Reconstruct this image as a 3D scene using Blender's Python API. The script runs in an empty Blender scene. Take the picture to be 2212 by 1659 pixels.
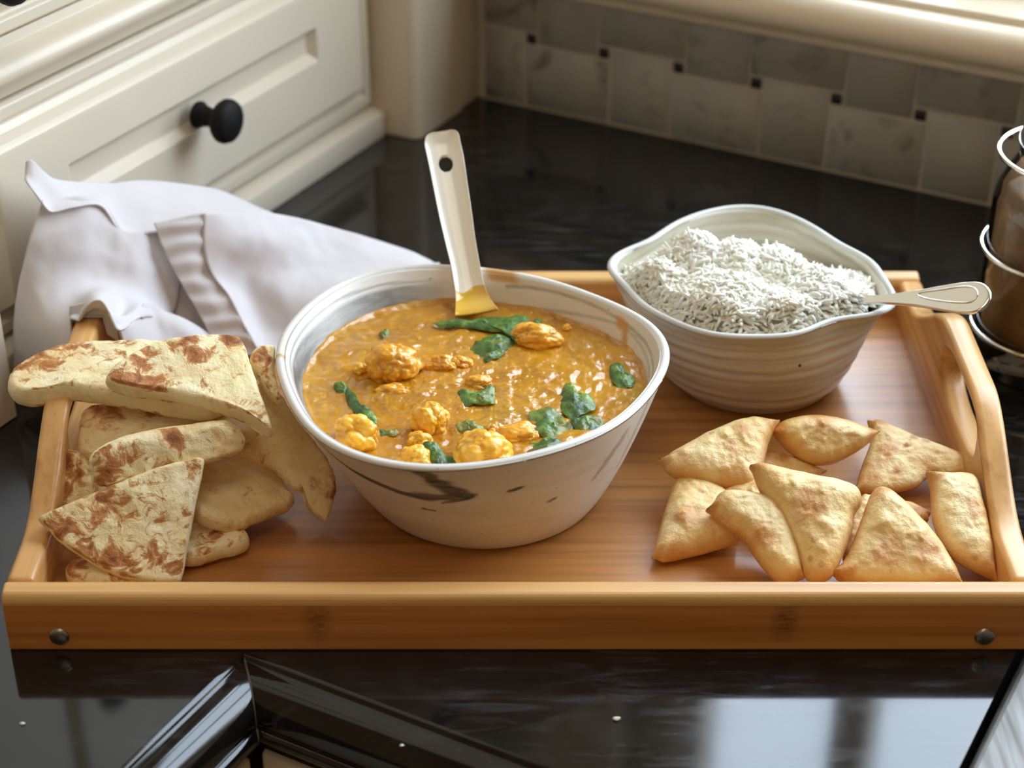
import bpy, bmesh, math, random
import numpy as np
from mathutils import Vector, Matrix, noise

random.seed(7); np.random.seed(7)
SC = bpy.context.scene
COL = SC.collection

# ------------------------------------------------------------------ camera
F_PX, PITCH = 4000.0, math.radians(31.3)
CAM = np.array([0.0, -0.70402981, 0.58009424])
cd = bpy.data.cameras.new('camera'); cam = bpy.data.objects.new('camera', cd); COL.objects.link(cam)
cam.location = CAM; cam.rotation_euler = (math.pi/2 - PITCH, 0, 0)
cd.sensor_width = 36.0; cd.lens = 36.0*F_PX/2212.0
cd.clip_start = 0.05; cd.clip_end = 60
cd.dof.use_dof = True; cd.dof.focus_distance = 0.955; cd.dof.aperture_fstop = 6.5
SC.camera = cam

# ------------------------------------------------------------------ kitchen frame (window wall runs along U)
K0 = np.array([-0.0232, 0.6957, 0.0]); KA = math.radians(-28.8)
U = np.array([math.cos(KA), math.sin(KA), 0.0]); V = np.array([math.sin(KA), -math.cos(KA), 0.0])
def k(t, s, z): return K0 + U*t + V*s + np.array([0, 0, z])

# ------------------------------------------------------------------ world, lamps, exposure
SC.view_settings.view_transform = 'Standard'; SC.view_settings.look = 'None'
SC.view_settings.gamma = 1.0; SC.view_settings.use_curve_mapping = False
SC.view_settings.exposure = -0.18
SC.cycles.use_denoising = True
SC.cycles.max_bounces = 18; SC.cycles.diffuse_bounces = 16; SC.cycles.glossy_bounces = 4
SC.cycles.transmission_bounces = 8; SC.cycles.transparent_max_bounces = 12
SC.cycles.sample_clamp_indirect = 6.0
SC.cycles.caustics_refractive = False; SC.cycles.caustics_reflective = False

W = bpy.data.worlds.new('sky'); SC.world = W; W.use_nodes = True
SKY_STRENGTH = 13.5
def build_world():
    nt = W.node_tree; nt.nodes.clear()
    out = nt.nodes.new('ShaderNodeOutputWorld'); bg = nt.nodes.new('ShaderNodeBackground')
    tc = nt.nodes.new('ShaderNodeTexCoord'); sp = nt.nodes.new('ShaderNodeSeparateXYZ')
    ramp = nt.nodes.new('ShaderNodeValToRGB')
    nz = nt.nodes.new('ShaderNodeTexNoise'); nz.inputs['Scale'].default_value = 5.0; nz.inputs['Detail'].default_value = 4
    add = nt.nodes.new('ShaderNodeMath'); add.operation = 'MULTIPLY_ADD'; add.inputs[1].default_value = 0.35; 
    nt.links.new(tc.outputs['Generated'], sp.inputs[0]); nt.links.new(tc.outputs['Generated'], nz.inputs['Vector'])
    nt.links.new(nz.outputs['Fac'], add.inputs[0]); nt.links.new(sp.outputs['Z'], add.inputs[2])
    nt.links.new(add.outputs[0], ramp.inputs[0])
    e = ramp.color_ramp.elements
    e[0].position = 0.05; e[0].color = (0.16, 0.17, 0.15, 1)
    e[1].position = 0.95; e[1].color = (0.68, 0.83, 1.0, 1)
    m = e.new(0.22); m.color = (0.84, 0.92, 1.0, 1)
    nt.links.new(ramp.outputs[0], bg.inputs['Color']); bg.inputs['Strength'].default_value = SKY_STRENGTH
    nt.links.new(bg.outputs[0], out.inputs['Surface'])
build_world()

WIN_T0, WIN_T1, WIN_Z0, WIN_Z1 = 0.145, 1.30, 0.147, 1.32
def area(name, loc, target, sx, sy, power, color, portal=False):
    l = bpy.data.lights.new(name, 'AREA'); l.shape = 'RECTANGLE'; l.size = sx; l.size_y = sy
    l.energy = power; l.color = color
    o = bpy.data.objects.new(name, l); COL.objects.link(o)
    o.location = loc; d = Vector(target) - Vector(loc); o.rotation_euler = d.to_track_quat('-Z', 'Y').to_euler()
    if portal: l.cycles.is_portal = True
    return o
area('window_sky_portal', k((WIN_T0+WIN_T1)/2, -0.10, (WIN_Z0+WIN_Z1)/2), k((WIN_T0+WIN_T1)/2, 1.0, (WIN_Z0+WIN_Z1)/2), WIN_T1-WIN_T0, WIN_Z1-WIN_Z0, 1.0, (1, 1, 1), True)
area('ceiling_lamp_light', k(0.50, 0.85, 1.52), k(0.45, 0.75, 0.0), 0.6, 0.6, 3.8, (1.0, 0.86, 0.70))
area('room_fill_light', k(1.0, 2.3, 1.50), k(0.45, 0.75, 0.0), 0.8, 0.8, 6.5, (1.0, 0.82, 0.62))  # added warm fill from behind the camera for the tray's front side

# ------------------------------------------------------------------ measuring helpers
_fw = np.array([0, math.cos(PITCH), -math.sin(PITCH)]); _rt = np.array([1.0, 0, 0]); _up = np.cross(_rt, _fw)
def ray(px, py): return _fw + _rt*(px-1106)/F_PX - _up*(py-829.5)/F_PX
def at(px, py, z):
    d = ray(px, py); return CAM + d*((z-CAM[2])/d[2])
def aty(px, py, y):
    d = ray(px, py); return CAM + d*((y-CAM[1])/d[1])
def on_plane(px, py, P0, n):
    d = ray(px, py); return CAM + d*(((P0-CAM) @ n)/(d @ n))
def plane3(a, b, c):
    A, B, C_ = at(*a), at(*b), at(*c); n = np.cross(B-A, C_-A); n /= np.linalg.norm(n)
    if n[2] < 0: n = -n
    return A, n

# ------------------------------------------------------------------ mesh helpers
def link(name, verts, faces, mats, parent=None, origin=None, smooth=True, attrs=None, midx=None):
    verts = np.asarray(verts, dtype=float)
    if origin is None:
        mn, mx = verts.min(0), verts.max(0); origin = np.array([(mn[0]+mx[0])/2, (mn[1]+mx[1])/2, mn[2]])
    me = bpy.data.meshes.new(name)
    me.from_pydata((verts-origin).tolist(), [], [list(f) for f in faces])
    if not isinstance(mats, (list, tuple)): mats = [mats]
    for m in mats: me.materials.append(m)
    if midx is not None: me.polygons.foreach_set('material_index', np.asarray(midx, dtype=np.int32))
    if smooth: me.polygons.foreach_set('use_smooth', np.ones(len(me.polygons), dtype=bool))
    for an, av in (attrs or {}).items():
        a = me.attributes.new(an, 'FLOAT', 'POINT'); a.data.foreach_set('value', np.asarray(av, dtype=np.float32))
    bm = bmesh.new(); bm.from_mesh(me); bmesh.ops.recalc_face_normals(bm, faces=bm.faces); bm.to_mesh(me); bm.free()
    me.update()
    o = bpy.data.objects.new(name, me); COL.objects.link(o)
    if parent is not None:
        o.parent = parent
        pl = Vector((0, 0, 0)); p = parent
        while p is not None: pl += p.location; p = p.parent
        o.location = Vector(origin) - pl
    else: o.location = origin
    return o
def empty(name, loc):
    o = bpy.data.objects.new(name, None); COL.objects.link(o); o.location = loc; o.empty_display_size = 0.02
    return o
def tag(o, label=None, cat=None, group=None, kind=None):
    if label: o['label'] = label
    if cat: o['category'] = cat
    if group: o['group'] = group
    if kind: o['kind'] = kind
    return o
def bevel(o, w, seg=2, angle=35):
    m = o.modifiers.new('bevel', 'BEVEL'); m.width = w; m.segments = seg; m.limit_method = 'ANGLE'; m.angle_limit = math.radians(angle)
    m.harden_normals = False
    return o
def box_vf(t0, t1, s0, s1, z0, z1, fn):
    v = [fn(t, s, z) for z in (z0, z1) for (t, s) in ((t0, s0), (t1, s0), (t1, s1), (t0, s1))]
    f = [(0, 3, 2, 1), (4, 5, 6, 7), (0, 1, 5, 4), (1, 2, 6, 5), (2, 3, 7, 6), (3, 0, 4, 7)]
    return v, f
def xyz(x, y, z): return np.array([x, y, z])
def kbox(name, t0, t1, s0, s1, z0, z1, mat, parent=None, bev=0.0, seg=2, fn=k):
    v, f = box_vf(t0, t1, s0, s1, z0, z1, fn)
    o = link(name, v, f, mat, parent, smooth=False)
    if bev: bevel(o, bev, seg); o.data.polygons.foreach_set('use_smooth', np.ones(len(o.data.polygons), dtype=bool))
    return o
def rings_vf(rings, closed=True, cap0=False, cap1=False, base=0):
    n = len(rings[0]); v = [p for r in rings for p in r]; f = []
    for i in range(len(rings)-1):
        for j in range(n if closed else n-1):
            j2 = (j+1) % n
            f.append((base+i*n+j, base+i*n+j2, base+(i+1)*n+j2, base+(i+1)*n+j))
    if cap0:
        c = len(v); v.append(np.mean(rings[0], axis=0)); f += [(base+c, base+(j+1) % n, base+j) for j in range(n)]
    if cap1:
        c = len(v); v.append(np.mean(rings[-1], axis=0)); b = base+(len(rings)-1)*n
        f += [(base+c, b+j, b+(j+1) % n) for j in range(n)]
    return v, f
def lathe(name, prof, centre, mat, parent=None, n=64, axis=None, cap0=True, cap1=True):
    """prof: list of (radius, height along axis)"""
    c = np.asarray(centre, float)
    if axis is None: a = np.array([0, 0, 1.0])
    else: a = np.asarray(axis, float)/np.linalg.norm(axis)
    e1 = np.cross(a, [0, 0, 1.0]) if abs(a[2]) < .9 else np.array([1.0, 0, 0])
    e1 = e1/np.linalg.norm(e1); e2 = np.cross(a, e1)
    rings = [[c + a*h + (e1*math.cos(2*math.pi*j/n)+e2*math.sin(2*math.pi*j/n))*r for j in range(n)] for r, h in prof]
    v, f = rings_vf(rings, True, cap0, cap1)
    return link(name, v, f, mat, parent)
def tube(name, path, r, mat, parent=None, n=10, closed=False):
    path = [np.asarray(p, float) for p in path]; rings = []
    m = len(path); prev = None
    for i, p in enumerate(path):
        a = path[(i-1) % m] if (closed or i > 0) else p; b = path[(i+1) % m] if (closed or i < m-1) else p
        d = b-a; d /= np.linalg.norm(d)
        ref = np.array([0, 0, 1.0]) if abs(d[2]) < .9 else np.array([1.0, 0, 0])
        e1 = np.cross(d, ref); e1 /= np.linalg.norm(e1); e2 = np.cross(d, e1)
        rr = r[i] if isinstance(r, (list, tuple)) else r
        rings.append([p + (e1*math.cos(2*math.pi*j/n)+e2*math.sin(2*math.pi*j/n))*rr for j in range(n)])
    if closed: rings.append(rings[0])
    v, f = rings_vf(rings, True, not closed, not closed)
    return link(name, v, f, mat, parent)
def catmull(pts, n, closed=True):
    """n points evenly spread along a Catmull-Rom curve"""
    P = np.asarray(pts, float); m = len(P); out = []
    segs = m if closed else m-1
    for i in range(segs):
        g = lambda q: P[q % m] if closed else P[min(max(q, 0), m-1)]
        p0, p1, p2, p3 = g(i-1), g(i), g(i+1), g(i+2)
        for u in np.linspace(0, 1, 24, endpoint=False):
            out.append(0.5*((2*p1)+(-p0+p2)*u+(2*p0-5*p1+4*p2-p3)*u*u+(-p0+3*p1-3*p2+p3)*u**3))
    if closed: out.append(out[0])
    else: out.append(P[-1])
    out = np.array(out); d = np.r_[0, np.cumsum(np.linalg.norm(np.diff(out, axis=0), axis=1))]
    tt = np.linspace(0, d[-1], n, endpoint=not closed)
    return np.stack([np.interp(tt, d, out[:, q]) for q in range(out.shape[1])], axis=1)
def nz3(p, s, seed=0.0): return noise.noise(Vector((p[0]*s+seed, p[1]*s+seed*1.7, p[2]*s-seed)))
def sstep(a, b, x):
    t = np.clip((x-a)/(b-a), 0, 1); return t*t*(3-2*t)

# ------------------------------------------------------------------ materials
class M:
    """small node builder"""
    def __init__(self, name):
        self.m = bpy.data.materials.new(name); self.m.use_nodes = True; self.nt = self.m.node_tree
        self.b = self.nt.nodes['Principled BSDF']
    def n(self, t, **kw):
        nd = self.nt.nodes.new('ShaderNode'+t)
        for a, v in kw.items():
            if a in ('inp',):
                for kk, vv in v.items(): nd.inputs[kk].default_value = vv
            else: setattr(nd, a, v)
        return nd
    def l(self, a, b): self.nt.links.new(a, b)
    def set(self, **kw):
        for a, v in kw.items(): self.b.inputs[a.replace('_', ' ').replace('Ior', 'IOR')].default_value = v
        return self
    def coord(self, scale=(1, 1, 1), loc=(0, 0, 0), rot=(0, 0, 0), kind='Object', rand=False):
        tc = self.n('TexCoord'); mp = self.n('Mapping')
        mp.inputs['Scale'].default_value = scale; mp.inputs['Location'].default_value = loc; mp.inputs['Rotation'].default_value = rot
        if rand:
            oi = self.n('ObjectInfo'); vm = self.n('VectorMath', operation='MULTIPLY'); vm.inputs[1].default_value = (7.3, 3.1, 5.7)
            self.l(oi.outputs['Random'], vm.inputs[0]); ad = self.n('VectorMath', operation='ADD')
            self.l(tc.outputs[kind], ad.inputs[0]); self.l(vm.outputs[0], ad.inputs[1]); self.l(ad.outputs[0], mp.inputs['Vector'])
        else: self.l(tc.outputs[kind], mp.inputs['Vector'])
        return mp.outputs[0]
    def noise(self, vec, scale, detail=3, rough=.55, dist=0.0):
        nd = self.n('TexNoise'); nd.inputs['Scale'].default_value = scale; nd.inputs['Detail'].default_value = detail
        nd.inputs['Roughness'].default_value = rough; nd.inputs['Distortion'].default_value = dist
        self.l(vec, nd.inputs['Vector']); return nd.outputs['Fac']
    def ramp(self, fac, stops, interp='LINEAR'):
        nd = self.n('ValToRGB'); cr = nd.color_ramp; cr.interpolation = interp
        cr.elements[0].position = stops[0][0]; cr.elements[0].color = (*stops[0][1], 1)
        cr.elements[1].position = stops[-1][0]; cr.elements[1].color = (*stops[-1][1], 1)
        for p, c in stops[1:-1]: cr.elements.new(p).color = (*c, 1)
        self.l(fac, nd.inputs[0]); return nd.outputs[0]
    def val(self, fac, lo, hi, a=0.0, b=1.0):
        nd = self.n('MapRange'); nd.inputs['From Min'].default_value = lo; nd.inputs['From Max'].default_value = hi
        nd.inputs['To Min'].default_value = a; nd.inputs['To Max'].default_value = b; nd.clamp = True
        self.l(fac, nd.inputs['Value']); return nd.outputs[0]
    def mix(self, fac, a, b, blend='MIX'):
        nd = self.n('Mix', data_type='RGBA', blend_type=blend)
        for sock, v in ((nd.inputs[0], fac), (nd.inputs[6], a), (nd.inputs[7], b)):
            if isinstance(v, (float, int)): sock.default_value = v
            elif isinstance(v, tuple): sock.default_value = (*v, 1)
            else: self.l(v, sock)
        return nd.outputs[2]
    def math(self, op, a, b=0.0):
        nd = self.n('Math', operation=op)
        for sock, v in ((nd.inputs[0], a), (nd.inputs[1], b)):
            if isinstance(v, (float, int)): sock.default_value = v
            else: self.l(v, sock)
        return nd.outputs[0]
    def attr(self, name):
        nd = self.n('Attribute'); nd.attribute_name = name; return nd.outputs['Fac']
    def color(self, sock): self.l(sock, self.b.inputs['Base Color']); return self
    def rough(self, sock): self.l(sock, self.b.inputs['Roughness']); return self
    def bump(self, h, strength=.3, dist=.001):
        nd = self.n('Bump'); nd.inputs['Strength'].default_value = strength; nd.inputs['Distance'].default_value = dist
        self.l(h, nd.inputs['Height']); self.l(nd.outputs[0], self.b.inputs['Normal']); return self

def lin(r, g, b):
    f = lambda c: (c/255/12.92) if c/255 <= .04045 else ((c/255+.055)/1.055)**2.4
    return (f(r), f(g), f(b))

def mat_plain(name, col, rough=.5, metal=0.0, **kw):
    m = M(name); m.set(Base_Color=(*col, 1), Roughness=rough, Metallic=metal, **kw); return m.m

def mat_paint(name, col, rough=.35):
    m = M(name); v = m.coord(); f = m.noise(v, 9.0, 2)
    m.color(m.ramp(f, [(.3, tuple(c*.96 for c in col)), (.7, col)])); m.set(Roughness=rough)
    m.bump(m.noise(v, 140.0, 2), .05, .0006); return m.m
CREAM = mat_paint('cream_paint', lin(220, 211, 192), .32)
CREAM_SILL = mat_paint('cream_sill_paint', lin(226, 212, 186), .3)
WALLPAINT = mat_paint('wall_paint', lin(196, 168, 130), .7)
CEIL = mat_paint('ceiling_paint', lin(214, 194, 164), .8)
BLACKIRON = mat_plain('black_iron', (.004, .004, .004), .6, Specular_IOR_Level=.2)
BLACKTILE = mat_plain('black_stone_dot', (.006, .006, .006), .4)

def mat_bamboo(name, light, dark, along='x', rough=.38, coat=.25, knots=()):
    m = M(name)
    sc = {'x': (4, 140, 140), 'y': (140, 4, 140)}[along]
    v = m.coord(sc); f1 = m.noise(v, 1.0, 4, .6)
    sc2 = {'x': (1.2, 34, 34), 'y': (34, 1.2, 34)}[along]
    v2 = m.coord(sc2); f2 = m.noise(v2, 1.0, 2)
    c1 = m.ramp(f1, [(.3, dark), (.55, light), (.75, tuple(min(1, c*1.12) for c in light))])
    c2 = m.ramp(f2, [(.35, (.88, .84, .78)), (.62, (1, 1, 1))])
    c = m.mix(1.0, c1, c2, 'MULTIPLY')
    if knots:
        tc = m.coord()
        for (x, z, r) in knots:                     # node marks of the bamboo cane
            sub = m.n('VectorMath', operation='SUBTRACT'); sub.inputs[1].default_value = (x, 0, z); m.l(tc, sub.inputs[0])
            mul = m.n('VectorMath', operation='MULTIPLY'); mul.inputs[1].default_value = (1.0, 0, .55); m.l(sub.outputs[0], mul.inputs[0])
            ln = m.n('VectorMath', operation='LENGTH'); m.l(mul.outputs[0], ln.inputs[0])
            ff = m.math('MULTIPLY', m.val(ln.outputs['Value'], r*.2, r, 1, 0), m.val(m.noise(m.coord((60, 60, 300)), 3, 3), .3, .7, .1, .9))
            c = m.mix(ff, c, lin(96, 46, 18))
    m.color(c); m.set(Roughness=rough, Coat_Weight=coat, Coat_Roughness=.22)
    m.bump(f1, .12, .0006); return m.m
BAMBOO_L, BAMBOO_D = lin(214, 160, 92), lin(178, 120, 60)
FRONT_SHADED_L, FRONT_SHADED_D = lin(214, 150, 78), lin(182, 118, 54)  # same bamboo as the rails, with the front panel's shade put into the colour
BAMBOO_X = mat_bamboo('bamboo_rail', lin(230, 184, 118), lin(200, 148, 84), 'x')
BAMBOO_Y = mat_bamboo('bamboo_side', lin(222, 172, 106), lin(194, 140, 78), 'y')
BAMBOO_FRONT_SHADED = mat_bamboo('bamboo_front_shaded', FRONT_SHADED_L, FRONT_SHADED_D, 'x', knots=((-.099, .018, .009), (.1265, .018, .0085)))
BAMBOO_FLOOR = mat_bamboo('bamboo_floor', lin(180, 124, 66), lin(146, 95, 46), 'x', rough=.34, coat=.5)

def mat_granite():
    m = M('black_granite'); v = m.coord()
    sp = m.noise(v, 900, 2); bl = m.noise(v, 26, 4, .6)
    c = m.mix(m.val(sp, .62, .78), (.0055, .0055, .005), (.020, .020, .018))
    c = m.mix(m.val(bl, .48, .78, 0, .6), c, (.022, .022, .023))
    st = m.noise(m.coord((24, 160, 1), rot=(0, 0, .35)), 1.0, 4, .65, .6); big = m.noise(v, 11, 3)
    c = m.mix(m.math('MULTIPLY', m.val(st, .50, .74, 0, .8), m.val(big, .42, .62)), c, (.055, .058, .062)); m.color(c)
    r = m.math('ADD', m.val(bl, .35, .75, .06, .15), m.math('MULTIPLY', m.val(st, .5, .72, 0, .16), m.val(big, .42, .62)))
    m.rough(r); m.set(IOR=1.48, Specular_IOR_Level=.22, Coat_Weight=.68, Coat_Roughness=.07, Coat_IOR=1.5); m.bump(m.noise(v, 40, 3), .02, .001); return m.m
GRANITE = mat_granite()

def mat_marble_tile():
    m = M('grey_marble_tile'); v = m.coord(rand=True)
    w = m.noise(v, 22, 5, .6, 1.4); b = m.noise(v, 9, 3)
    base = m.ramp(b, [(.3, lin(144, 141, 133)), (.7, lin(168, 165, 156))])
    vein = m.math('MULTIPLY', m.val(w, .52, .66, 0, .9), m.val(m.noise(v, 13, 2), .42, .58))
    m.color(m.mix(vein, base, lin(104, 101, 92))); m.set(Roughness=.42); return m.m
MARBLE = mat_marble_tile()
GROUT = mat_plain('pale_grout', lin(180, 172, 155), .85)

def mat_metal(name, col, rough):
    m = M(name); f = m.noise(m.coord((300, 20, 300)), 1.0, 2)
    m.set(Base_Color=(*col, 1), Metallic=1.0); m.rough(m.val(f, .2, .8, rough*.8, rough*1.25)); return m.m
STEEL = mat_metal('polished_steel', (.86, .85, .82), .17)
BRUSHED = mat_metal('brushed_steel', (.19, .183, .172), .6)
CHROME = mat_plain('chrome', (.85, .85, .84), .07, 1.0)
NICKEL = mat_metal('dull_nickel', (.42, .40, .36), .34)

# ------------------------------------------------------------------ the room
def structure(o): o['kind'] = 'structure'; return o
TMAX, SMAX, TMIN = 2.2, 3.0, -0.36
structure(kbox('floor', TMIN, TMAX, 0, SMAX, -0.93, -0.90, mat_bamboo('oak_floor', lin(176, 138, 96), lin(140, 104, 70), 'x', .5, .1)))
structure(kbox('ceiling', TMIN, TMAX, 0, SMAX, 1.55, 1.60, CEIL))
structure(kbox('wall_left', TMIN-.06, TMIN, -.12, SMAX, -0.90, 1.55, WALLPAINT))
structure(kbox('wall_right', TMAX, TMAX+.06, -.12, SMAX, -0.90, 1.55, WALLPAINT))
structure(kbox('wall_front', TMIN, TMAX, SMAX, SMAX+.06, -0.90, 1.55, WALLPAINT))
# window wall with its opening: one mesh of four blocks round the hole
def wall_back():
    v, f = [], []
    for (t0, t1, z0, z1) in ((TMIN, WIN_T0, -.9, 1.55), (WIN_T1, TMAX, -.9, 1.55), (WIN_T0, WIN_T1, -.9, WIN_Z0-.010), (WIN_T0, WIN_T1, WIN_Z1, 1.55)):
        vv, ff = box_vf(t0, t1, -.13, -.0009, z0, z1, k); b = len(v); v += vv; f += [tuple(i+b for i in q) for q in ff]
    return structure(link('wall_back', v, f, GROUT, smooth=False))
WB = wall_back()

# backsplash of marble tiles and black dots, pieces of wall_back
def tile(name, t0, t1, z0, z1, mat, proud=0.0, g=.0009):
    j = random.uniform(-.0003, .0003)
    o = kbox(name, t0+g, t1-g, -.007, proud+j, z0+g, z1-g, mat, WB, .0006, 1)
    return o
PITCH_T, DOT = 0.0629, 0.0088
d0 = 0.0438
ZU, ZL = 0.0632, 0.0520
for i in range(-1, 20):
    c = d0 + i*PITCH_T
    tile('dot_tile', c-DOT/2, c+DOT/2, .0578-DOT/2+.0003, .0578+DOT/2, BLACKTILE, .0004, .0002)
for i in range(-1, 19, 1):
    a = d0 + i*PITCH_T; b = a+PITCH_T
    h = DOT/2+.0010
    if i % 2 == 0:     # wide tile below, narrow tile above
        tile('marble_tile', a-h, b+h, .0008, ZL, MARBLE); tile('marble_tile', a+h, b-h, ZL+.0012, .118, MARBLE)
    else:              # narrow below, wide above
        lo = max(a+h, .0008); tile('marble_tile', lo, b-h, .0008, ZU-.0012, MARBLE); tile('marble_tile', max(a-h, .0008), b+h, ZU, .118, MARBLE)

# sill, casing and window
def extrude_profile(name, prof, t0, t1, mat, parent=None):
    """prof: (s, z) polyline closed into a polygon, run along the window wall"""
    n = len(prof); v = [k(t0, s, z) for s, z in prof]+[k(t1, s, z) for s, z in prof]
    f = [(i, (i+1) % n, n+(i+1) % n, n+i) for i in range(n)]+[tuple(range(n-1, -1, -1)), tuple(range(n, 2*n))]
    o = link(name, v, f, mat, parent, smooth=False); return o
def arc(cs, cz, r, a0, a1, n): return [(cs+r*math.cos(math.radians(a)), cz+r*math.sin(math.radians(a))) for a in np.linspace(a0, a1, n)]
sill_prof = [(-.004, .0968), (.003, .0968)] + arc(.0030, .1000, .0032, -80, 80, 6) + [(.0042, .1035), (.006, .1075)] + arc(.0205, .1265, .0150, -118, 100, 18) + [(.0165, .1405), (.0160, .1456), (.0152, .1462), (-.085, .1466), (-.085, .138), (-.004, .138)]
sill = structure(extrude_profile('trim_1', sill_prof, .02, TMAX, CREAM_SILL)); bevel(sill, .0006, 1, 60)
sill.data.polygons.foreach_set('use_smooth', np.ones(len(sill.data.polygons), dtype=bool))
structure(kbox('trim_2', .055, WIN_T0, -.006, .016, .1470, 1.40, CREAM_SILL, bev=.004))
structure(kbox('trim_3', WIN_T1, WIN_T1+.09, -.006, .016, .1470, 1.40, CREAM_SILL, bev=.004))
WN = structure(empty('window_1', k((WIN_T0+WIN_T1)/2, -.05, WIN_Z0)))
def frame_piece(nm, t0, t1, z0, z1, s0=-.085, s1=-.035): return kbox(nm, t0, t1, s0, s1, z0, z1, CREAM_SILL, WN, .003)
frame_piece('sash_rail', WIN_T0+.001, WIN_T1-.001, .1470, .180)
frame_piece('sash_rail', WIN_T0+.001, WIN_T1-.001, 1.29, WIN_Z1-.001)
frame_piece('sash_stile', WIN_T0+.001, .21, .181, 1.289); frame_piece('sash_stile', WIN_T1-.05, WIN_T1-.001, .181, 1.289)
frame_piece('mullion', .334, .370, .181, 1.289, -.082, -.036); frame_piece('mullion', .83, .866, .181, 1.289, -.082, -.036)
def mat_glass_pane():
    m = M('window_glass'); nt = m.nt; nt.nodes.remove(m.b)
    tr = m.n('BsdfTransparent'); gl = m.n('BsdfGlossy'); gl.inputs['Roughness'].default_value = .0
    mx = m.n('MixShader'); mx.inputs[0].default_value = .06
    m.l(tr.outputs[0], mx.inputs[1]); m.l(gl.outputs[0], mx.inputs[2]); m.l(mx.outputs[0], nt.nodes['Material Output'].inputs['Surface'])
    return m.m
PANE = mat_glass_pane()
for a, b in ((.2105, .3335), (.3705, .8295), (.8665, WIN_T1-.0505)):
    kbox('pane', a, b, -.062, -.058, .1805, 1.2895, PANE, WN)

# ------------------------------------------------------------------ worktop with moulded edge round the inside corner
CT, CS = 0.2406, 0.6617
def countertop():
    root = empty('countertop', k(CT, CS, -.0385))
    tag(root, 'polished black granite worktop that turns an inside corner with a moulded edge', 'countertop')
    prof = [(0, 0), (.0015, -.0004), (.0024, -.0015)] + [(.0024+.0016*i/4, -.0022-.0008*i/4) for i in range(1, 4)] + \
        [(.004+.017*math.sin(math.radians(a)), -.003-.017*(1-math.cos(math.radians(a)))) for a in np.linspace(8, 90, 9)] + \
        [(.0212, -.0225), (.0195, -.0245)] + [(.0190+.0045*math.sin(math.radians(a)), -.0285+.0042*math.cos(math.radians(a))) for a in np.linspace(20, 160, 8)] + [(.0185, -.0340), (.0185, -.0385), (.0, -.0385)]
    n = len(prof)
    SE, TE = 1.9, .5712
    rows = [[k(CT+o, SE, z) for o, z in prof], [k(CT+o, CS+o, z) for o, z in prof], [k(TE, CS+o, z) for o, z in prof]]
    # left run and right run are two slabs that meet on the mitre
    def run(rows_, top):
        v = [p for r in rows_ for p in r]; f = [(i, i+1, n+i+1, n+i) for i in range(n-1)]
        b = len(v); v += top; f.append(tuple(range(b, b+len(top))))
        return v, f
    v, f = run(rows[:2], [k(CT, SE, 0), k(CT, CS, 0), k(-.30, .10, 0), k(-.34, .10, 0), k(-.34, SE, 0)])
    link('left_slab', v, f, GRANITE, root)
    v, f = run(rows[1:], [k(CT, CS, 0), k(TE, CS, 0), k(TE, 0, 0), k(-.34, 0, 0), k(-.34, .10, 0), k(-.30, .10, 0)])
    link('right_slab', v, f, GRANITE, root)
    # end face by the sink
    v, f = box_vf(TE-.0005, TE, 0.0, CS, -.0385, -.0002, k); link('end_face', v, f, GRANITE, root, smooth=False)
    # pale seam along the mitre
    sv, sf = [], []
    w = .00035
    for (o, z) in prof[2:-1]:
        sv += [k(CT+o+w+.0002, CS+o-w+.0002, z+.0001), k(CT+o-w+.0002, CS+o+w+.0002, z+.0001)]
    sf = [(2*i, 2*i+1, 2*i+3, 2*i+2) for i in range(len(sv)//2-1)]
    link('mitre_seam', sv, sf, mat_plain('seam_filler', (.10, .095, .085), .6), root)
    return root
countertop()

# base cabinets under the worktop
def base_cabinet(name, label, t0, t1, s0, s1, face):
    root = empty(name, k((t0+t1)/2, (s0+s1)/2, -.9)); tag(root, label, 'cabinet')
    kbox('body', t0, t1, s0, s1, -.82, -.0390, CREAM, root, .002)
    if face == 's':
        kbox('door', t0+.0, t1-.03, s1, s1+.018, -.78, -.0450, CREAM, root, .003)
    else:
        kbox('door', t1, t1+.018, s0+.002, s1-.03, -.78, -.0450, CREAM, root, .003)
    kbox('plinth', t0+.02, t1-.04, s0+.02, s1-.04, -.90, -.82, CREAM, root)
    return root
base_cabinet('base_cabinet', 'cream base cabinet under the right run of the black worktop', .2575, .56, .02, .6595, 's')
base_cabinet('base_cabinet', 'cream base cabinet under the left run of the black worktop', -.33, .2385, .68, 1.88, 't')

# stainless sink at the right edge
def sink():
    root = empty('sink', k(.80, .34, -.2)); tag(root, 'stainless steel sink whose pale rim starts where the black worktop ends', 'sink')
    t0, t1, s0, s1 = .5745, 1.10, .10, .72
    ring = lambda d, z: [k(t0+d, s0+d, z), k(t1-d, s0+d, z), k(t1-d, s1-d, z), k(t0+d, s1-d, z)]
    rings = [ring(0, -.055), ring(0, -.004), ring(.002, -.001), ring(.055, -.001), ring(.062, -.006), ring(.066, -.18), ring(.075, -.19)]
    v, f = rings_vf(rings, True, False, True); o = link('basin', v, f, BRUSHED, root, smooth=False); bevel(o, .002, 2)
    lathe('drain', [(.0, -.0), (.03, .0), (.034, .003), (.04, .003), (.042, .0)], k(.83, .40, -.189), STEEL, root, 32)
sink()

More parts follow.
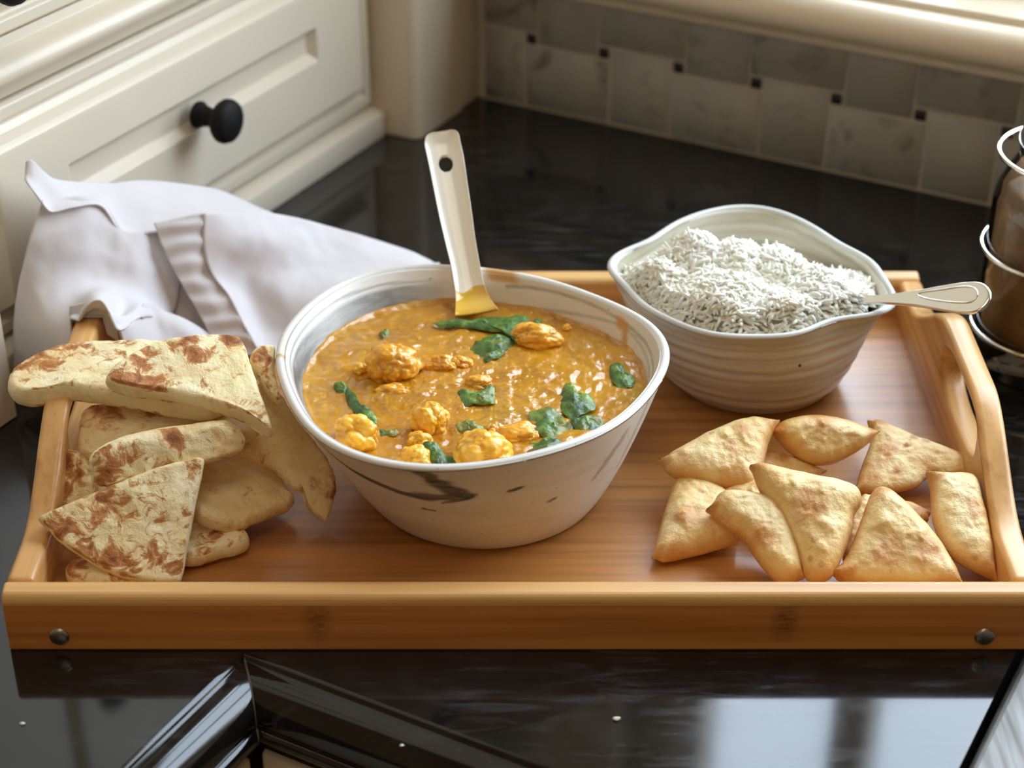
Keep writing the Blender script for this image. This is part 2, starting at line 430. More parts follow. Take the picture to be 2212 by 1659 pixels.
# ------------------------------------------------------------------ hutch cabinet standing on the worktop
def hutch():
    root = empty('hutch_cabinet', k(-.1, .3, 0))
    tag(root, 'cream painted hutch cabinet with moulded drawer standing on the worktop at left', 'cabinet')
    tb = -.045
    kbox('body', -.34, tb, .030, .90, .0, 1.25, CREAM, root)
    def rail(nm, prof, s0=.0995, s1=.5505):   # prof (t,z)
        n = len(prof); v = [k(t, s0, z) for t, z in prof]+[k(t, s1, z) for t, z in prof]
        f = [(i, (i+1) % n, n+(i+1) % n, n+i) for i in range(n)]+[tuple(range(n)), tuple(range(2*n-1, n-1, -1))]
        o = link(nm, v, f, CREAM, root, smooth=False); bevel(o, .0012, 2, 30)
        o.data.polygons.foreach_set('use_smooth', np.ones(len(o.data.polygons), dtype=bool)); return o
    rail('base_rail', [(tb, 0), (-.0287, 0), (-.0287, .0195), (-.033, .0215), (-.040, .0235), (tb, .0235)])
    rr = [(-.0335+.0095*math.cos(math.radians(a)), .1868+.0078*math.sin(math.radians(a))) for a in np.linspace(-90, 90, 9)]
    rail('bead_rail', [(tb, .168), (-.040, .168), (-.038, .1765), (-.034, .178)]+rr+[(-.036, .1955), (-.040, .197), (-.040, .203), (tb, .203)])
    def front(nm, s0, s1, z0, z1, rec, label_parent):
        rect = lambda d, t: [k(t, s0+d, z0+d), k(t, s1-d, z0+d), k(t, s1-d, z1-d), k(t, s0+d, z1-d)]
        rings = [rect(0, tb), rect(0, -.039), rect(.002, -.0365), rect(.009, -.0365), rect(.0105, -.0395), rect(.013, -.040), rect(.017, -.0372), rect(.0205, -.0315), rect(.023, -.0287), rect(.026, -.0285)]
        ring = lambda d, t: [k(t, rec[0]+d, rec[2]+d), k(t, rec[1]-d, rec[2]+d), k(t, rec[1]-d, rec[3]-d), k(t, rec[0]+d, rec[3]-d)]
        rings += [ring(0, -.0285), ring(.0015, -.0305), ring(.005, -.0345), ring(.006, -.035)]
        v, f = rings_vf(rings, True, False, True); o = link(nm, v, f, CREAM, root, smooth=False); bevel(o, .0008, 2, 25); return o
    dr = front('drawer', .1075, .5345, .0265, .1665, (.187, .452, .0905, .1155), root)
    dd = front('door', .1075, .5345, .2045, .62, (.185, .455, .27, .555), root)
    def knob(parent, s, z):
        ax = U; c = k(-.0287, s, z)
        prof = [(.0, 0), (.0088, 0), (.0092, .0018), (.0082, .0035), (.0070, .006), (.0062, .011), (.0064, .0155), (.0085, .0178), (.0128, .019), (.0146, .0215), (.0148, .024), (.0135, .0272), (.0095, .0294), (.0, .0302)]
        return lathe('knob', prof, c, BLACKIRON, parent, 40, ax, False, False)
    knob(dr, .3268, .1012); knob(dd, .5000, .2490)
    # pilasters with rounded corner
    def pilaster(s0, s1):
        r = .009
        pts = [(-.045, s0), (-.001-.004, s0)]+[(-.001-r+r*math.cos(math.radians(a)), s1-r+r*math.sin(math.radians(a))) for a in np.linspace(0, 90, 7)]+[(-.045, s1)]
        pts[1] = (-.001, s0)
        n = len(pts); v = [k(t, s, 0) for t, s in pts]+[k(t, s, 1.25) for t, s in pts]
        f = [(i, (i+1) % n, n+(i+1) % n, n+i) for i in range(n)]+[tuple(range(n)), tuple(range(2*n-1, n-1, -1))]
        o = link('pilaster', v, f, CREAM, root, smooth=False); bevel(o, .001, 1, 40); return o
    pilaster(.0318, .0995); pilaster(.551, .66)
    kbox('side_panel', -.34, .004, .66, .70, 0, 1.25, CREAM, root, .002)
    kbox('filler_strip', -.045, -.0035, .0005, .0275, 0, 1.25, CREAM, root, .0015)
    kbox('cornice', -.34, .02, .0005, .90, 1.2505, 1.30, CREAM, root, .004)
    kbox('groove_back', -.10, -.008, .0277, .0317, 0, 1.25, CREAM, root)
    return root
hutch()

# ------------------------------------------------------------------ bamboo tray
TX0, TX1, TY, TH, TF = -0.2455, 0.2565, 0.3335, 0.0335, 0.0085
def tray():
    root = empty('serving_tray', (0.005, TY/2, 0))
    tag(root, 'bamboo serving tray with arched cut-out handles standing on the black worktop', 'tray')
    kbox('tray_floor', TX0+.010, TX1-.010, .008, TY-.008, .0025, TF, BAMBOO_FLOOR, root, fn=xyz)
    # front and back rails: front panel with a rounded top lip
    def rail(nm, y0, y1, mat, lip):
        prof = [(y0, 0.0), (y0, TH-.006)]+[(y0+.0045-.0045*math.cos(math.radians(a)), TH-.006+.006*math.sin(math.radians(a))) for a in np.linspace(15, 90, 6)]
        prof += [(y1-.004+.004*math.sin(math.radians(a)), TH+.0008-.004+.004*math.cos(math.radians(a))) for a in np.linspace(0, 90, 5)]+[(y1, 0.0)]
        m = len(prof); x0, x1 = TX0+.0005, TX1-.0005
        v = [xyz(x0, y, z) for y, z in prof]+[xyz(x1, y, z) for y, z in prof]
        f = [(i, (i+1) % m, m+(i+1) % m, m+i) for i in range(m)]+[tuple(range(m)), tuple(range(2*m-1, m-1, -1))]
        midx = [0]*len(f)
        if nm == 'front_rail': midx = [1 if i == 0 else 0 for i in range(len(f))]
        o = link(nm, v, f, [BAMBOO_X, BAMBOO_FRONT_SHADED], root, smooth=False, midx=midx, origin=np.array([0.005, (y0+y1)/2, 0])); bevel(o, .0012, 2, 30)
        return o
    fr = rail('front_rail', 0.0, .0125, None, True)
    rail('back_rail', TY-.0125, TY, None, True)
    # arched handle sides with a slot
    def side(nm, x0, x1):
        ys = np.linspace(.0127, TY-.0127, 90)
        zt = TH + .0375*sstep(.045, .135, ys)*(1-sstep(.198, .288, ys)) + .0
        n = 46
        cy, cz, hl, hr = .1525, .0485, .0430, .0150
        slot = []
        for i in range(n):
            a = 2*math.pi*i/n; c, s = math.cos(a), math.sin(a)
            ex = .62
            slot.append((cy+(hl)*math.copysign(abs(c)**ex, c), cz+hr*math.copysign(abs(s)**ex, s) + .002*c*0))
        bm = bmesh.new()
        def ring(pts, x): return [bm.verts.new((x, y, z)) for y, z in pts]
        outer = [(TY-.0127, 0.0), (.0127, 0.0)]+[(y, z) for y, z in zip(ys, zt)]
        R = {}
        for x in (x0, x1):
            o = ring(outer, x); h = ring(slot, x)
            es = [bm.edges.new((o[i], o[(i+1) % len(o)])) for i in range(len(o))]+[bm.edges.new((h[i], h[(i+1) % len(h)])) for i in range(len(h))]
            bmesh.ops.triangle_fill(bm, use_beauty=True, use_dissolve=False, edges=es)
            R[x] = (o, h)
        for q in (0, 1):
            a, b = R[x0][q], R[x1][q]
            for i in range(len(a)): bm.faces.new((a[i], a[(i+1) % len(a)], b[(i+1) % len(a)], b[i]))
        bmesh.ops.recalc_face_normals(bm, faces=bm.faces)
        bmesh.ops.dissolve_limit(bm, angle_limit=math.radians(.5), verts=bm.verts, edges=bm.edges)
        me = bpy.data.meshes.new(nm); 
        cx = (x0+x1)/2
        for vv in bm.verts: vv.co -= Vector((cx, TY/2, 0))
        bm.to_mesh(me); bm.free(); me.materials.append(BAMBOO_Y)
        o = bpy.data.objects.new(nm, me); COL.objects.link(o); o.parent = root; o.location = Vector((cx, TY/2, 0))-root.location
        bevel(o, .0042, 4, 50); me.polygons.foreach_set('use_smooth', np.ones(len(me.polygons), dtype=bool))
        return o
    side('handle_side', TX0, TX0+.0140); side('handle_side', TX1-.0140, TX1)
    for x in (-.2197, .2293):
        lathe('pivot_screw', [(.0, .0012), (.0036, .0012), (.0046, .0007), (.0050, 0), (.0050, -.002)], (x, 0, .0085), NICKEL, fr, 32, (0, -1, 0), False, False)
    return root
tray()

# ------------------------------------------------------------------ ceramic bowls
def fourier_r(th, rr, order):
    A = [np.ones_like(th)]
    for q in range(1, order+1): A += [np.cos(q*th), np.sin(q*th)]
    A = np.stack(A, 1); reg = np.diag([0]+[1e-4*q**2 for q in range(1, order+1) for _ in (0, 1)])
    w = np.linalg.solve(A.T @ A + reg*len(th), A.T @ rr)
    def fn(t):
        t = np.asarray(t, float); B = [np.ones_like(t)]
        for q in range(1, order+1): B += [np.cos(q*t), np.sin(q*t)]
        return np.stack(B, -1) @ w
    return fn
CUR_RIM = [(595, 745), (600, 800), (630, 880), (690, 945), (770, 985), (860, 1005), (950, 1012), (1050, 1003), (1150, 985), (1250, 955), (1330, 915), (1390, 870), (1430, 815), (1447, 765), (1435, 720), (1390, 680), (1330, 650), (1260, 622), (1180, 597), (1100, 582), (1000, 570), (900, 568), (820, 578), (750, 598), (690, 630), (640, 675), (605, 720)]
RIC_RIM = [(1312, 552), (1322, 585), (1345, 618), (1400, 665), (1480, 705), (1560, 722), (1640, 728), (1720, 718), (1800, 695), (1860, 675), (1900, 680), (1925, 672), (1935, 640), (1925, 610), (1905, 575), (1870, 548), (1820, 520), (1750, 478), (1690, 452), (1620, 440), (1550, 445), (1480, 465), (1420, 498), (1370, 527), (1335, 540)]
class Bowl:
    def __init__(s, trace, zr, base_c, base_r, order, pw, zb=TF):
        P = np.array([at(x, y, zr)[:2] for x, y in catmull(trace, 160)])
        s.c = (P.min(0)+P.max(0))/2; th = np.arctan2(P[:, 1]-s.c[1], P[:, 0]-s.c[0]); rr = np.hypot(*(P-s.c).T)
        s.rim = fourier_r(th, rr, order); s.rm = rr.mean()
        s.zr, s.zb, s.bc, s.br, s.pw = zr, zb, np.array(base_c), base_r, pw
    def prof(s, h): return s.pw(h)
    def outer(s, th, h):
        p = s.prof(h); c = s.bc*(1-h)+s.c*h
        shape = s.rm+(s.rim(th)-s.rm)*h**s.shape_pow
        r = s.br*(1-p)+shape*p
        return c, r
    def point(s, th, h, inset=0.0, dz=0.0):
        c, r = s.outer(th, h); r = r-inset
        return np.array([c[0]+r*math.cos(th), c[1]+r*math.sin(th), s.zb+(s.zr-s.zb)*h+dz])
    def build(s, name, wall, mat, label, n=200, m=46, ripple=None, floor_h=.09, attrs=None):
        root_v = []; th = np.linspace(0, 2*math.pi, n, endpoint=False)
        hs = 1-(1-np.linspace(0, 1, m))**1.0
        rings, A = [], []
        rip = ripple or (lambda t, h: 0.0)
        # outside up
        cfoot = [np.array([s.bc[0]+(s.br-.004)*math.cos(t), s.bc[1]+(s.br-.004)*math.sin(t), s.zb+.0002]) for t in th]
        rings.append(cfoot); A.append([(0, t, 0) for t in th])
        for h in hs[:-1]:
            zz = .0012 if h == 0 else 0
            rings.append([s.point(t, h, -rip(t, h), zz) for t in th]); A.append([(0, t, h) for t in th])
        # lip
        for a in np.linspace(0, 180, 9):
            ins = wall/2*(1-math.cos(math.radians(a))); dz = wall/2*math.sin(math.radians(a))-wall*.5
            rings.append([s.point(t, 1.0, ins, dz) for t in th]); A.append([(2, t, 1.0) for t in th])
        for h in hs[::-1][1:]:
            if h < floor_h: break
            rings.append([s.point(t, h, wall-rip(t, h)*.8) for t in th]); A.append([(1, t, h) for t in th])
        last = np.array(rings[-1]); cc = last.mean(0)
        for q in (.92, .75, .4):
            rings.append([cc+(p-cc)*q+np.array([0, 0, -.002*(1-q)]) for p in last]); A.append([(1, t, 0.0) for t in th])
        v, f = rings_vf(rings, True, True, True)
        fa = [x for a in A for x in a]+[(0, 0, 0), (1, 0, 0)]
        at_ = {kk: [fn(*x) for x in fa] for kk, fn in (attrs or {}).items()}
        o = link(name, v, f, mat, None, origin=np.array([s.bc[0], s.bc[1], s.zb]), attrs=at_)
        return o

# the streaks in the clay are recorded per vertex: (theta in degrees, height) curves
def seg_d(p, a, b):
    bx, by = b[0]-a[0], b[1]-a[1]; px, py = p[0]-a[0], p[1]-a[1]
    u = min(1.0, max(0.0, (px*bx+py*by)/(bx*bx+by*by))); return math.hypot(px-bx*u, py-by*u), u
STREAKS = [  # polyline of (theta, h), widths
    ([(-152, .93), (-138, .80), (-124, .70), (-112, .66), (-104, .655), (-97, .67)], (.012, .018, .028, .032, .045, .035)),
    ([(-103, .97), (-100, .86), (-95, .74), (-92, .69)], (.02, .04, .05, .04)),
    ([(-100, .60), (-93, .66), (-90, .70)], (.008, .03, .02)),
    ([(-112, .955), (-103, .97), (-96, .962)], (.008, .02, .006)),
    ([(-78, .70), (-75, .72)], (.018, .014)), ([(-64, .50), (-62, .515)], (.014, .01)), ([(-108, .50), (-104, .49)], (.01, .008)),
    ([(-34, .86), (-40, .70), (-46, .55)], (.015, .03, .012)), ([(-22, .95), (-26, .72), (-30, .45)], (.012, .02, .008)),
]
def streak(side, t, h):
    d = math.degrees(t); d = d-360 if d > 180 else d
    best = 0.0
    if side == 0:
        for pts, w in STREAKS:
            for i in range(len(pts)-1):
                dd, u = seg_d((d/90.0, h), (pts[i][0]/90.0, pts[i][1]), (pts[i+1][0]/90.0, pts[i+1][1]))
                ww = (w[i]*(1-u)+w[i+1]*u)*(1+.7*nz3((d*.12, h*20, 3), 1.0))
                if dd < ww*1.3: best = max(best, float(1-sstep(ww*.55, ww*1.2, dd))*(1.0 if d < -60 else .45))
    if side == 1 and h < .995:
        # dark grey swirl on the left and back of the inside
        if 95 < d or d < -150:
            dd = d if d > 0 else d+360
            top = .895+.02*math.sin(math.radians((dd-100)*1.4))
            lo = .78
            w = nz3((dd*.03, h*9, 1.3), 1.0)
            body = float(sstep(92, 120, dd)*(1-sstep(205, 225, dd)))
            best = max(best, body*float(1-sstep(top-.02+.02*w, top+.004, h))*(.80+.2*w))
            line = abs(h-(.90+.04*math.sin(math.radians((dd-100)*1.6))))
            best = max(best, body*.55*float(1-sstep(.004, .012, line)))
        if -20 < d < 80:
            line = abs(h-(.955-.0016*abs(d-50)+.015*nz3((d*.05, 0, 2), 1)))
            best = max(best, .5*float(1-sstep(.006, .018, line)))
            line = abs(h-(.90-.0030*abs(d-30)))
            best = max(best, .38*float(1-sstep(.004, .02, line)))
    return best
def stain(side, t, h):
    d = math.degrees(t); d = d-360 if d > 180 else d; b = 0.0
    if side >= 1:
        for (dd, h0, h1, w) in ((29, .80, .93, 1.6), (31, .87, .94, 2.4), (80, .94, 1.0, 6), (178, .985, 1.0, .9)):
            b = max(b, float(1-sstep(w*.6, w*1.3, abs(d-dd+(.93-h)*18)))*float(sstep(h0-.02, h0+.01, h)*(1-sstep(h1, h1+.015, h))))
        # tide line of sauce
        if side == 1: b = max(b, .55*float(1-sstep(.785, .805+.03*nz3((d*.06, 1, 0), 1), h)))
    return b
def mat_marbled_clay():
    m = M('marbled_white_clay'); v = m.coord((1, 1, 1))
    w = m.noise(m.coord((14, 14, 70)), 1.0, 4, .6, .5)
    base = m.ramp(w, [(.30, lin(208, 206, 199)), (.5, lin(219, 217, 210)), (.7, lin(225, 224, 218))])
    fine = m.noise(m.coord((40, 40, 260)), 1.0, 3, .65, .4)
    pale = m.math('MULTIPLY', m.val(fine, .58, .75, 0, .16), m.val(m.noise(v, 14, 2), .42, .65))
    c = m.mix(pale, base, lin(150, 150, 146))
    sk = m.attr('streak'); c = m.mix(m.math('MULTIPLY', sk, m.val(fine, .25, .6, .65, 1.0)), c, lin(62, 64, 60))
    c = m.mix(m.math('MULTIPLY', m.attr('stain'), .8), c, lin(196, 140, 30))
    spk = m.noise(v, 420, 1); c = m.mix(m.val(spk, .74, .80, 0, .5), c, lin(90, 80, 64))
    m.color(c); m.set(Roughness=.45, Coat_Weight=.12, Coat_Roughness=.2); return m.m
CLAY = mat_marbled_clay()
cb = Bowl(CUR_RIM, .0865, (-.0145, .1325), .0615, 7, lambda h: 1-(1-h)**1.0*(1-.0*h) if False else (h**.86)); cb.shape_pow = 1.4
curry_bowl = cb.build('curry_bowl', .0048, CLAY, '', n=360, m=80, attrs={'streak': streak, 'stain': stain})
tag(curry_bowl, 'large white ceramic bowl with dark grey marbled streaks, filled with orange curry', 'bowl')

def mat_ringed_clay():
    m = M('ringed_grey_clay'); v = m.coord()
    w = m.noise(m.coord((10, 10, 120)), 1.0, 3, .6)
    base = m.ramp(w, [(.32, lin(178, 170, 150)), (.55, lin(204, 198, 182)), (.72, lin(214, 210, 198))])
    rg = m.n('TexWave', wave_type='BANDS', bands_direction='Z'); rg.inputs['Scale'].default_value = 26; rg.inputs['Distortion'].default_value = 1.2; rg.inputs['Detail Scale'].default_value = 3
    m.l(v, rg.inputs['Vector']); c = m.mix(m.val(rg.outputs['Fac'], .70, 1.0, 0, .38), base, lin(140, 130, 108))
    c = m.mix(m.math('MULTIPLY', m.attr('rim'), .6), c, lin(200, 204, 204))
    m.color(c); m.set(Roughness=.42, Coat_Weight=.15, Coat_Roughness=.2); return m.m
RCLAY = mat_ringed_clay()
rb = Bowl(RIC_RIM, .0830, (.1440, .2460), .0400, 10, lambda h: h**.50); rb.shape_pow = 4.0
rice_bowl = rb.build('rice_bowl', .0042, RCLAY, '', ripple=lambda t, h: .00055*math.sin(2*math.pi*(h*8.5+.04*math.sin(t)))*(1-h**6), attrs={'rim': lambda s, t, h: 1.0 if s == 2 else 0.0})
tag(rice_bowl, 'smaller grey ceramic bowl with two pinched spouts, filled with white rice', 'bowl')
sp_ = rb.point(math.radians(-72), .60, -.0006)
lathe('glaze_speck', [(0, .0004), (.0007, .0003), (.0010, 0)], rb.point(math.radians(-73), .64, -.0004), mat_plain('brown_speck', lin(50, 40, 30), .4), rice_bowl, 12, (.25, -.9, .2), False, False)

# ------------------------------------------------------------------ curry, florets and leaves
SOUP = .0690
def mat_curry():
    m = M('curry_sauce'); v = m.coord()
    a = m.noise(v, 26, 4, .6); b = m.noise(v, 170, 3, .6); g = m.noise(v, 17, 3, .6, .4)
    c = m.ramp(a, [(.3, lin(166, 110, 14)), (.5, lin(190, 132, 24)), (.7, lin(204, 150, 44))])
    c = m.mix(m.val(b, .54, .74, 0, .45), c, lin(228, 182, 92))
    c = m.mix(m.val(b, .22, .36, .5, 0), c, lin(160, 92, 16))
    c = m.mix(m.val(g, .57, .72, 0, .45), c, lin(150, 128, 34))
    m.color(c); m.set(Roughness=.20, Subsurface_Weight=.10, Subsurface_Radius=(.004, .002, .0006), Subsurface_Scale=.6, Coat_Weight=.55, Coat_Roughness=.07)
    m.bump(m.math('MULTIPLY', m.noise(v, 360, 4, .7), m.val(m.noise(v, 40, 2), .35, .65, .35, 1.0)), .55, .0011); return m.m
def curry():
    n, mr = 320, 120; h = (SOUP-cb.zb)/(cb.zr-cb.zb); th = np.linspace(0, 2*math.pi, n, endpoint=False)
    c, R = cb.outer(th, h); R = R-.0032
    v, lump = [], []
    for i in range(1, mr+1):
        fr = (i/mr)
        for j in range(n):
            x, y = c[0]+R[j]*fr*math.cos(th[j]), c[1]+R[j]*fr*math.sin(th[j])
            p = (x, y, 0)
            z = .0016*nz3(p, 34, 1)+.0013*nz3(p, 90, 4)+.0009*nz3(p, 210, 9)+.0007*abs(nz3(p, 400, 2))
            z *= 1-sstep(.95, 1, fr)*.5
            z += .0018*float(sstep(.1, .9, (y-c[1])/.1+.5))*0
            z += .0016*float(sstep(.955, 1.0, fr))
            v.append((x, y, SOUP+z))
    f = [(i*n+j, i*n+(j+1) % n, (i+1)*n+(j+1) % n, (i+1)*n+j) for i in range(mr-1) for j in range(n)]
    v.append((c[0], c[1], SOUP)); f += [(len(v)-1, (j+1) % n, j) for j in range(n)]
    o = link('curry', v, f, mat_curry()); tag(o, 'thick orange curry sauce filling the marbled bowl', 'curry'); return o
curry()

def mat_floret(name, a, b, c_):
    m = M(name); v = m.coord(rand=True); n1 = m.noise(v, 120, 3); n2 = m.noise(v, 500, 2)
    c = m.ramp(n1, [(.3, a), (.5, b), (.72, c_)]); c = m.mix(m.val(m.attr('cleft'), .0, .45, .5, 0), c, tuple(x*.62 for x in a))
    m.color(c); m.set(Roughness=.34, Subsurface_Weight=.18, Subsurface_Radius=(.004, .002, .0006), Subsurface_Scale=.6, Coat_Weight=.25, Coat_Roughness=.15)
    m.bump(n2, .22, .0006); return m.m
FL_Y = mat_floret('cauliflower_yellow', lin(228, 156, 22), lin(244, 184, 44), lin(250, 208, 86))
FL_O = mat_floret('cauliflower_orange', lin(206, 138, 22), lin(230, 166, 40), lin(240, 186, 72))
def ico(sub):
    bm = bmesh.new(); bmesh.ops.create_icosphere(bm, subdivisions=sub, radius=1.0)
    v = np.array([x.co[:] for x in bm.verts]); f = [tuple(q.index for q in p.verts) for p in bm.faces]; bm.free(); return v, f
ICO5, ICO4, ICO3 = ico(5), ico(4), ico(3)
def lumpy(centre, rad, seed, sites=17, big=.20, small=.06, ic=ICO5, squash=(1, 1, 1)):
    rs = np.random.RandomState(seed); d, f = ic
    S = rs.normal(size=(sites, 3)); S /= np.linalg.norm(S, axis=1)[:, None]
    S2 = rs.normal(size=(sites*12, 3)); S2 /= np.linalg.norm(S2, axis=1)[:, None]
    q = np.sqrt(np.maximum(0, 2-2*(d @ S.T))).min(1); q2 = np.sqrt(np.maximum(0, 2-2*(d @ S2.T))).min(1)
    r1, r2 = 1.9/math.sqrt(sites), 1.9/math.sqrt(sites*12)
    b1 = np.sqrt(np.maximum(0, 1-(q/r1)**2)); b2 = np.sqrt(np.maximum(0, 1-(q2/r2)**2))
    warp = np.array([.12*nz3(x, 1.6, seed*.37) for x in d])
    r = 1-big+big*b1+small*b2+warp
    v = d*r[:, None]*np.asarray(squash)*rad+np.asarray(centre)
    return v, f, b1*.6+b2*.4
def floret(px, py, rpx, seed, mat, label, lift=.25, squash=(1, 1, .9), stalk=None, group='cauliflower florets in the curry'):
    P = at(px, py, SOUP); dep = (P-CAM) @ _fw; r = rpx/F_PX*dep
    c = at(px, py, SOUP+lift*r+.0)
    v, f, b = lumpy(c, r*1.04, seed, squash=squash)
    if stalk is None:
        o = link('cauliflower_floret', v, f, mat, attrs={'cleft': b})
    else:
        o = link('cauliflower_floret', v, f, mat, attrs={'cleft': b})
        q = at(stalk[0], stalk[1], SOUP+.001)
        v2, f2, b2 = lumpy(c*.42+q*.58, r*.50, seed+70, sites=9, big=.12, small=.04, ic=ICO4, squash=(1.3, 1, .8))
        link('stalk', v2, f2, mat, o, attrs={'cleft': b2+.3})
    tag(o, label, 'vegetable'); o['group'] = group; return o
floret(848, 788, 50, 1, FL_O, 'cauliflower floret at the left of the curry with a stalk to its right', .42, (1.12, 1, .92), (905, 788))
floret(770, 942, 50, 2, FL_Y, 'yellow cauliflower floret at the front left inside the curry bowl rim', .30, (1.08, 1, .9))
floret(932, 905, 40, 3, FL_Y, 'cauliflower floret standing in the middle of the front half of the curry', .5, (.95, 1, 1.05), (895, 925))
floret(907, 955, 27, 4, FL_Y, 'small yellow cauliflower piece just below the middle floret', .2)
floret(895, 996, 36, 5, FL_Y, 'cauliflower floret cut off by the front rim of the curry bowl', .2, (1.1, 1, .9))
floret(1040, 976, 58, 6, FL_Y, 'largest cauliflower floret at the front of the curry', .30, (1.08, 1, .85))
floret(1158, 728, 42, 7, FL_O, 'dark orange cauliflower floret at the back beside the spinach', .2, (1.35, .9, .75))
floret(1118, 940, 38, 8, FL_O, 'cauliflower floret half sunk in sauce right of the largest floret', -.15, (1.35, 1, .7))
floret(955, 790, 28, 9, FL_O, 'brownish cauliflower piece right of the left floret', .05, (1.3, 1, .8))
floret(993, 785, 21, 10, FL_O, 'narrow orange cauliflower piece in the centre of the curry', .1, (1.3, 1, .8))
floret(780, 797, 15, 11, FL_Y, 'tiny yellow cauliflower crumb left of the left floret', .3)
floret(850, 850, 27, 12, FL_O, 'cauliflower piece coated in sauce below the left floret', -.35, (1.5, 1, .8))
floret(1035, 830, 24, 13, FL_O, 'sauce coated cauliflower piece above the centre spinach leaf', -.1, (1.35, 1, .8))
floret(1225, 708, 10, 14, FL_Y, 'tiny yellow cauliflower crumb at the back right of the curry', .2)
floret(1065, 930, 14, 16, FL_O, 'orange cauliflower crumb above the largest floret', .0)

def mat_leaf():
    m = M('cooked_spinach'); v = m.coord(rand=True); n1 = m.noise(v, 150, 4, .6); n2 = m.noise(v, 420, 4, .6, .5)
    c = m.ramp(n1, [(.3, lin(32, 62, 14)), (.5, lin(66, 106, 30)), (.72, lin(128, 158, 60))])
    c = m.mix(m.val(m.attr('sauce'), .25, .8, 0, .75), c, lin(150, 130, 40))
    m.color(c); m.set(Roughness=.4, Coat_Weight=.2, Coat_Roughness=.12); m.bump(n2, .6, .0012); return m.m
LEAF = mat_leaf()
def leaf(pts, label, seed, lift=.0012, crumple=.0022, sauce=.25, dome=.002, grow=1.16):
    pc_ = np.mean(np.array(pts, float), axis=0); pts = [tuple(pc_+(np.array(p)-pc_)*grow) for p in pts]; out = catmull(pts, 72); cpx = np.mean(out, 0); rs = np.random.RandomState(seed)
    v, f, att = [], [], []
    M_ = 14
    O = np.array([at(x, y, SOUP) for x, y in out]); Cc = at(*cpx, SOUP); size = np.linalg.norm(O-Cc, axis=1).mean()
    for side in (1, 0):
        for i in range(1, M_+1):
            fr = i/M_
            for j in range(len(O)):
                jag = 1+.06*nz3((O[j][0], O[j][1], seed), 260)*fr
                p = Cc+(O[j]-Cc)*fr*jag
                w = nz3(p, .55/size, seed)+.6*nz3(p, 1.3/size, seed+3)+.3*nz3(p, 3/size, seed+5)
                z = lift+dome*.5*(1-fr**2)+crumple*w*1.1+.0008*abs(nz3(p, 4/size, seed+6))-(.0016*fr**4)
                if side == 0: z -= .0009*(1-fr**3)
                v.append((p[0], p[1], SOUP+z)); att.append(max(0, sauce+.7*nz3(p, 1/size, seed+8)))
    n = len(O)
    for sd in (0, 1):
        b = sd*M_*n
        f += [(b+i*n+j, b+i*n+(j+1) % n, b+(i+1)*n+(j+1) % n, b+(i+1)*n+j) for i in range(M_-1) for j in range(n)]
        v.append((Cc[0], Cc[1], SOUP+lift+dome-sd*.0009)); att.append(sauce); cidx = len(v)-1
        f += [(cidx, b+(j+1) % n, b+j) for j in range(n)]
    b0, b1 = (M_-1)*n, (2*M_-1)*n
    # centre vertices were appended inside the list, so shift the second block's indices
    return v, f, att, label
def add_leaf(*a, **kw):
    v, f, att, label = leaf(*a, **kw)
    # the first centre vertex sits at index 2*M*n, the second right after: both come after all rings
    M_, n = 14, 72
    o = link('spinach_leaf', v, f, LEAF, attrs={'sauce': att}); tag(o, label, 'leaf'); o['group'] = 'spinach leaves in the curry'; return o
add_leaf([(950, 704), (1000, 700), (1060, 694), (1120, 694), (1133, 706), (1122, 726), (1105, 738), (1085, 725), (1030, 716), (980, 712)], 'longest spinach leaf, folded, in front of the ceramic spoon', 21, .0030, .0022, .05, .002)
add_leaf([(1040, 730), (1090, 724), (1112, 735), (1095, 752), (1070, 768), (1040, 765), (1015, 755)], 'dark crumpled spinach leaf below the longest leaf', 22, .0014, .003, .15)
add_leaf([(755, 846), (770, 862), (778, 880), (802, 892), (810, 912), (795, 914), (775, 900), (760, 885), (752, 862)], 'narrow spinach leaf above the front left floret', 23, .0022, .0015, .0)
add_leaf([(724, 834), (744, 830), (752, 842), (742, 850), (728, 846)], 'small spinach scrap at the far left of the curry', 24, .0012, .0015, .2)
add_leaf([(815, 915), (845, 912), (862, 928), (850, 944), (822, 938)], 'sauce covered spinach scrap right of the front left floret', 25, .0006, .003, .5)
add_leaf([(995, 850), (1015, 845), (1040, 846), (1060, 838), (1064, 862), (1058, 876), (1030, 872), (1000, 876)], 'spinach leaf lying in the centre of the curry', 26, .0018, .0022, .2)
add_leaf([(980, 915), (1000, 906), (1030, 912), (1042, 925), (1020, 935), (985, 932)], 'pale wet spinach leaf above the largest floret', 27, .0008, .002, .45)
add_leaf([(1222, 840), (1238, 842), (1250, 858), (1270, 864), (1282, 880), (1262, 892), (1232, 900), (1216, 880)], 'bright green spinach leaf with ruffled edge at the right', 28, .0024, .003, .05)
add_leaf([(1168, 890), (1195, 888), (1228, 905), (1240, 930), (1225, 955), (1190, 950), (1160, 925), (1150, 900)], 'large sauce covered spinach clump at the right front', 29, .001, .0034, .45)
add_leaf([(1150, 955), (1190, 950), (1225, 960), (1215, 975), (1170, 985), (1140, 980)], 'spinach clump against the front right rim of the curry bowl', 30, .001, .003, .35)
add_leaf([(1240, 902), (1275, 898), (1300, 910), (1285, 928), (1260, 936), (1242, 922)], 'spinach leaf below the bright ruffled one', 31, .001, .0022, .4)
add_leaf([(1322, 795), (1340, 788), (1352, 805), (1368, 820), (1362, 834), (1335, 832), (1322, 815)], 'spinach leaf at the far right inside the bowl', 32, .0014, .002, .1)
add_leaf([(918, 974), (940, 972), (955, 985), (966, 1004), (950, 1012), (930, 1004)], 'upright spinach leaf between the two front florets', 33, .004, .002, .0)
